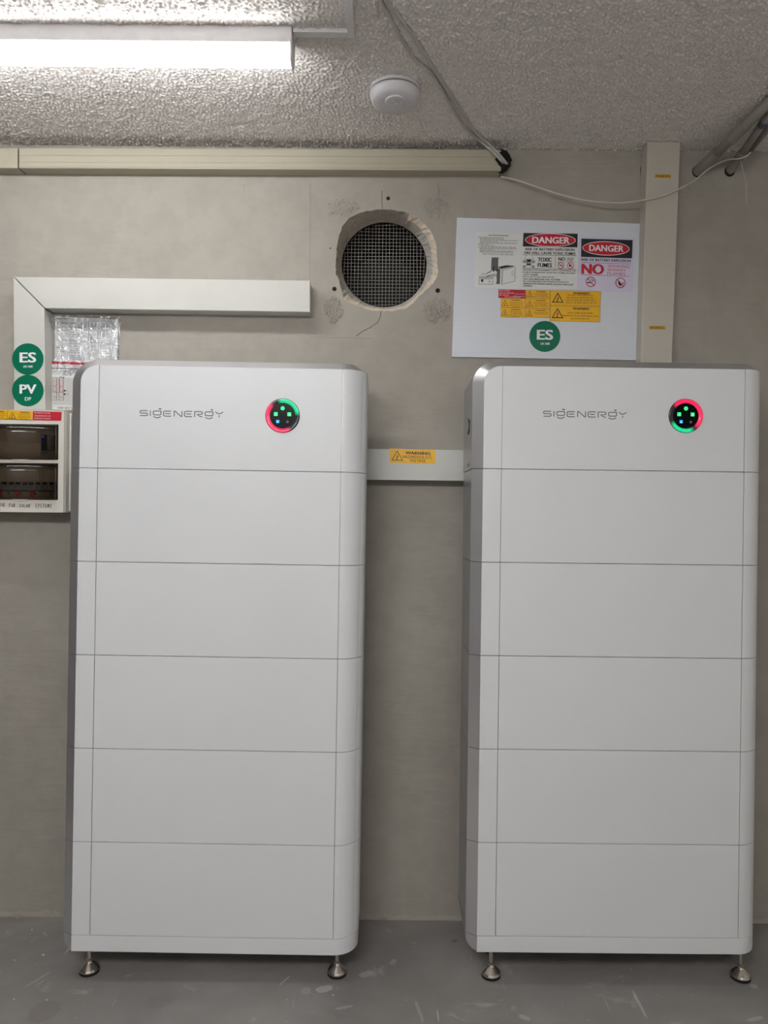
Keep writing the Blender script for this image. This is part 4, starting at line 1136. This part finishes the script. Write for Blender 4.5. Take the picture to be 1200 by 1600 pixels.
fix(obj('circuit_label', *box(a_.x, b_.x, DE+.0268, DE+.0285, b_.z, a_.z), M['cover'], sb))
fr = rectframe(20, 771, 160, 10, DE+.0266, .012); p = Print(fr, 0)
for a in (.33, .44, .56, .70): p.rect(a+.005, .35, a+.03, .65)
p.line([(.80, .1), (.865, .1), (.865, .9), (.80, .9)], .5); p.small(.80, .4, .85, 1.5); p.build('circuit_markings', M['ink'], sb)
fr = rectframe(70, 706, 14, 8, DE+.0266, .012); p = Print(fr, 0); p.small(.05, .05, .9, 2.0); p.small(.1, .55, .9, 2.0); p.build('circuit_markings', M['ink'], sb)
# handwriting
HW = {'D': [[(.1, .05), (.1, .95), (.6, .85), (.9, .5), (.55, .1), (.02, .08)]], 'B': [[(.15, .05), (.15, .95), (.7, .9), (.85, .7), (.3, .5), (.75, .3), (.6, .05), (.05, .08)]],
      'F': [[(.15, 1), (.15, .1), (.8, .05)], [(.15, .5), (.6, .45)]], 'O': [[(.5, .15), (.15, .45), (.3, .9), (.75, .85), (.8, .35), (.5, .15)]],
      'R': [[(.15, 1), (.2, .05), (.75, .15), (.7, .45), (.2, .55), (.85, 1)]], 'S': [[(.85, .1), (.3, .1), (.2, .4), (.7, .6), (.6, .95), (.1, .95)]],
      'L': [[(.2, 0), (.2, .95), (.8, .95)]], 'A': [[(.05, 1), (.45, .05), (.85, 1)], [(.2, .65), (.7, .65)]], 'Y': [[(.1, .05), (.45, .5)], [(.9, .05), (.25, 1.25)]],
      'T': [[(.05, .08), (.9, .05)], [(.5, .05), (.45, 1)]], 'E': [[(.8, .08), (.15, .1), (.15, .95), (.85, .92)], [(.15, .5), (.65, .48)]],
      'M': [[(.05, 1), (.2, .1), (.45, .65), (.75, .05), (.9, 1)]]}
def hand(s, x0, x1, y0, y1):
    fr = Frame((x0, y0), (x1, y0+.4), (x1-.5, y1+.4), (x0-.5, y1), DE); p = Print(fr, L1); n = len(s)
    for i, ch in enumerate(s):
        for st_ in HW[ch]: p.line([((i+.08+x*.84)/n, y) for x, y in st_], .75)
    p.build('handwriting', M['ink'], sb)
hand('DB', -2, 8.5, 786, 791.5); hand('FOR', 14, 24.5, 786.5, 792); hand('SOLAR', 30, 48, 787, 792.5); hand('SYSTEMS', 55, 81.5, 787, 793)
# stickers along its top
DT = DE-.0009
fr, s = sticker('warning_label', ((11.8, 641.0), (51.2, 642.3), (50.8, 656.6), (11.3, 655.2)), M['yellow'], 'yellow warning label on the switchboard beside the red label', 'yellow labels on the switchboard', DT)
p = Print(fr, L1); p.triangle(.20, .88, 10.0, .6); p.text('WARNING', .50, .10, .88, .27, .015)
for b0, a0, a1 in ((.38, .44, .94), (.56, .46, .92), (.70, .42, .94), (.84, .50, .85)): p.small(a0, b0, a1, 1.2)
p.rect(0, .95, 1, 1); p.rect(0, 0, .012, 1); p.build('black_print', M['ink'], s)
fr, s = sticker('warning_label', ((-30, 639.8), (11.4, 641.0), (11.0, 655.2), (-30, 654)), M['yellow'], 'yellow warning label cut off by the left edge on the switchboard', 'yellow labels on the switchboard', DT)
p = Print(fr, L1); p.triangle(.20, .88, 10.0, .6); p.text('WARNING', .52, .10, .88, .27, .015)
for b0, a0, a1 in ((.38, .44, .97), (.56, .46, .95), (.74, .50, .88)): p.small(a0, b0, a1, 1.2)
p.rect(0, .95, 1, 1); p.build('black_print', M['ink'], s)
fr, s = sticker('red_data_label', ((51.6, 642.4), (96.3, 643.6), (95.6, 657.4), (51.2, 656.6)), M['red'], 'red data label at the top right of the switchboard', None, DT)
p = Print(fr, L1)
for b0 in (.12, .44, .72): p.small(.05, b0, .62, 1.8)
p.build('white_print', M['white_print'], s)
# side trunking stub dark edge and crumbs on the floor
for i, (px, py, r) in enumerate(((67.5, 1493, .0038), (22.5, 1501, .0028), (50, 1453, .0025), (22, 1562, .0026), (73, 1563, .0026))):
    q = at(px, py, CAMZ*F_PX/(py-800+(600-px)*SA)); V = []
    rr = random.Random(i)
    for j in range(4):
        for k in range(7):
            th = 2*PI*k/7; ph = PI*j/3; V.append((q.x+r*math.sin(ph)*math.cos(th)*rr.uniform(.7, 1.1), q.y+r*math.sin(ph)*math.sin(th)*rr.uniform(.7, 1.1), r*.5-r*.5*math.cos(ph)))
    Fq = [(j*7+k, j*7+(k+1) % 7, (j+1)*7+(k+1) % 7, (j+1)*7+k) for j in range(3) for k in range(7)]
    o = fix(obj('paint_chip', V, Fq, M['white_print'], None, False, (q.x, q.y, 0)))
    tag(o, ('white paint chip on the floor, largest and nearest the left cabinet foot', 'tiny white paint chip on the floor, just left of the largest one', 'tiny white paint chip on the floor, nearest the wall', 'tiny white paint chip at the front of the floor, by the left edge', 'tiny white paint chip at the front, right of the one by the edge')[i], 'debris', 'paint chips on the floor')
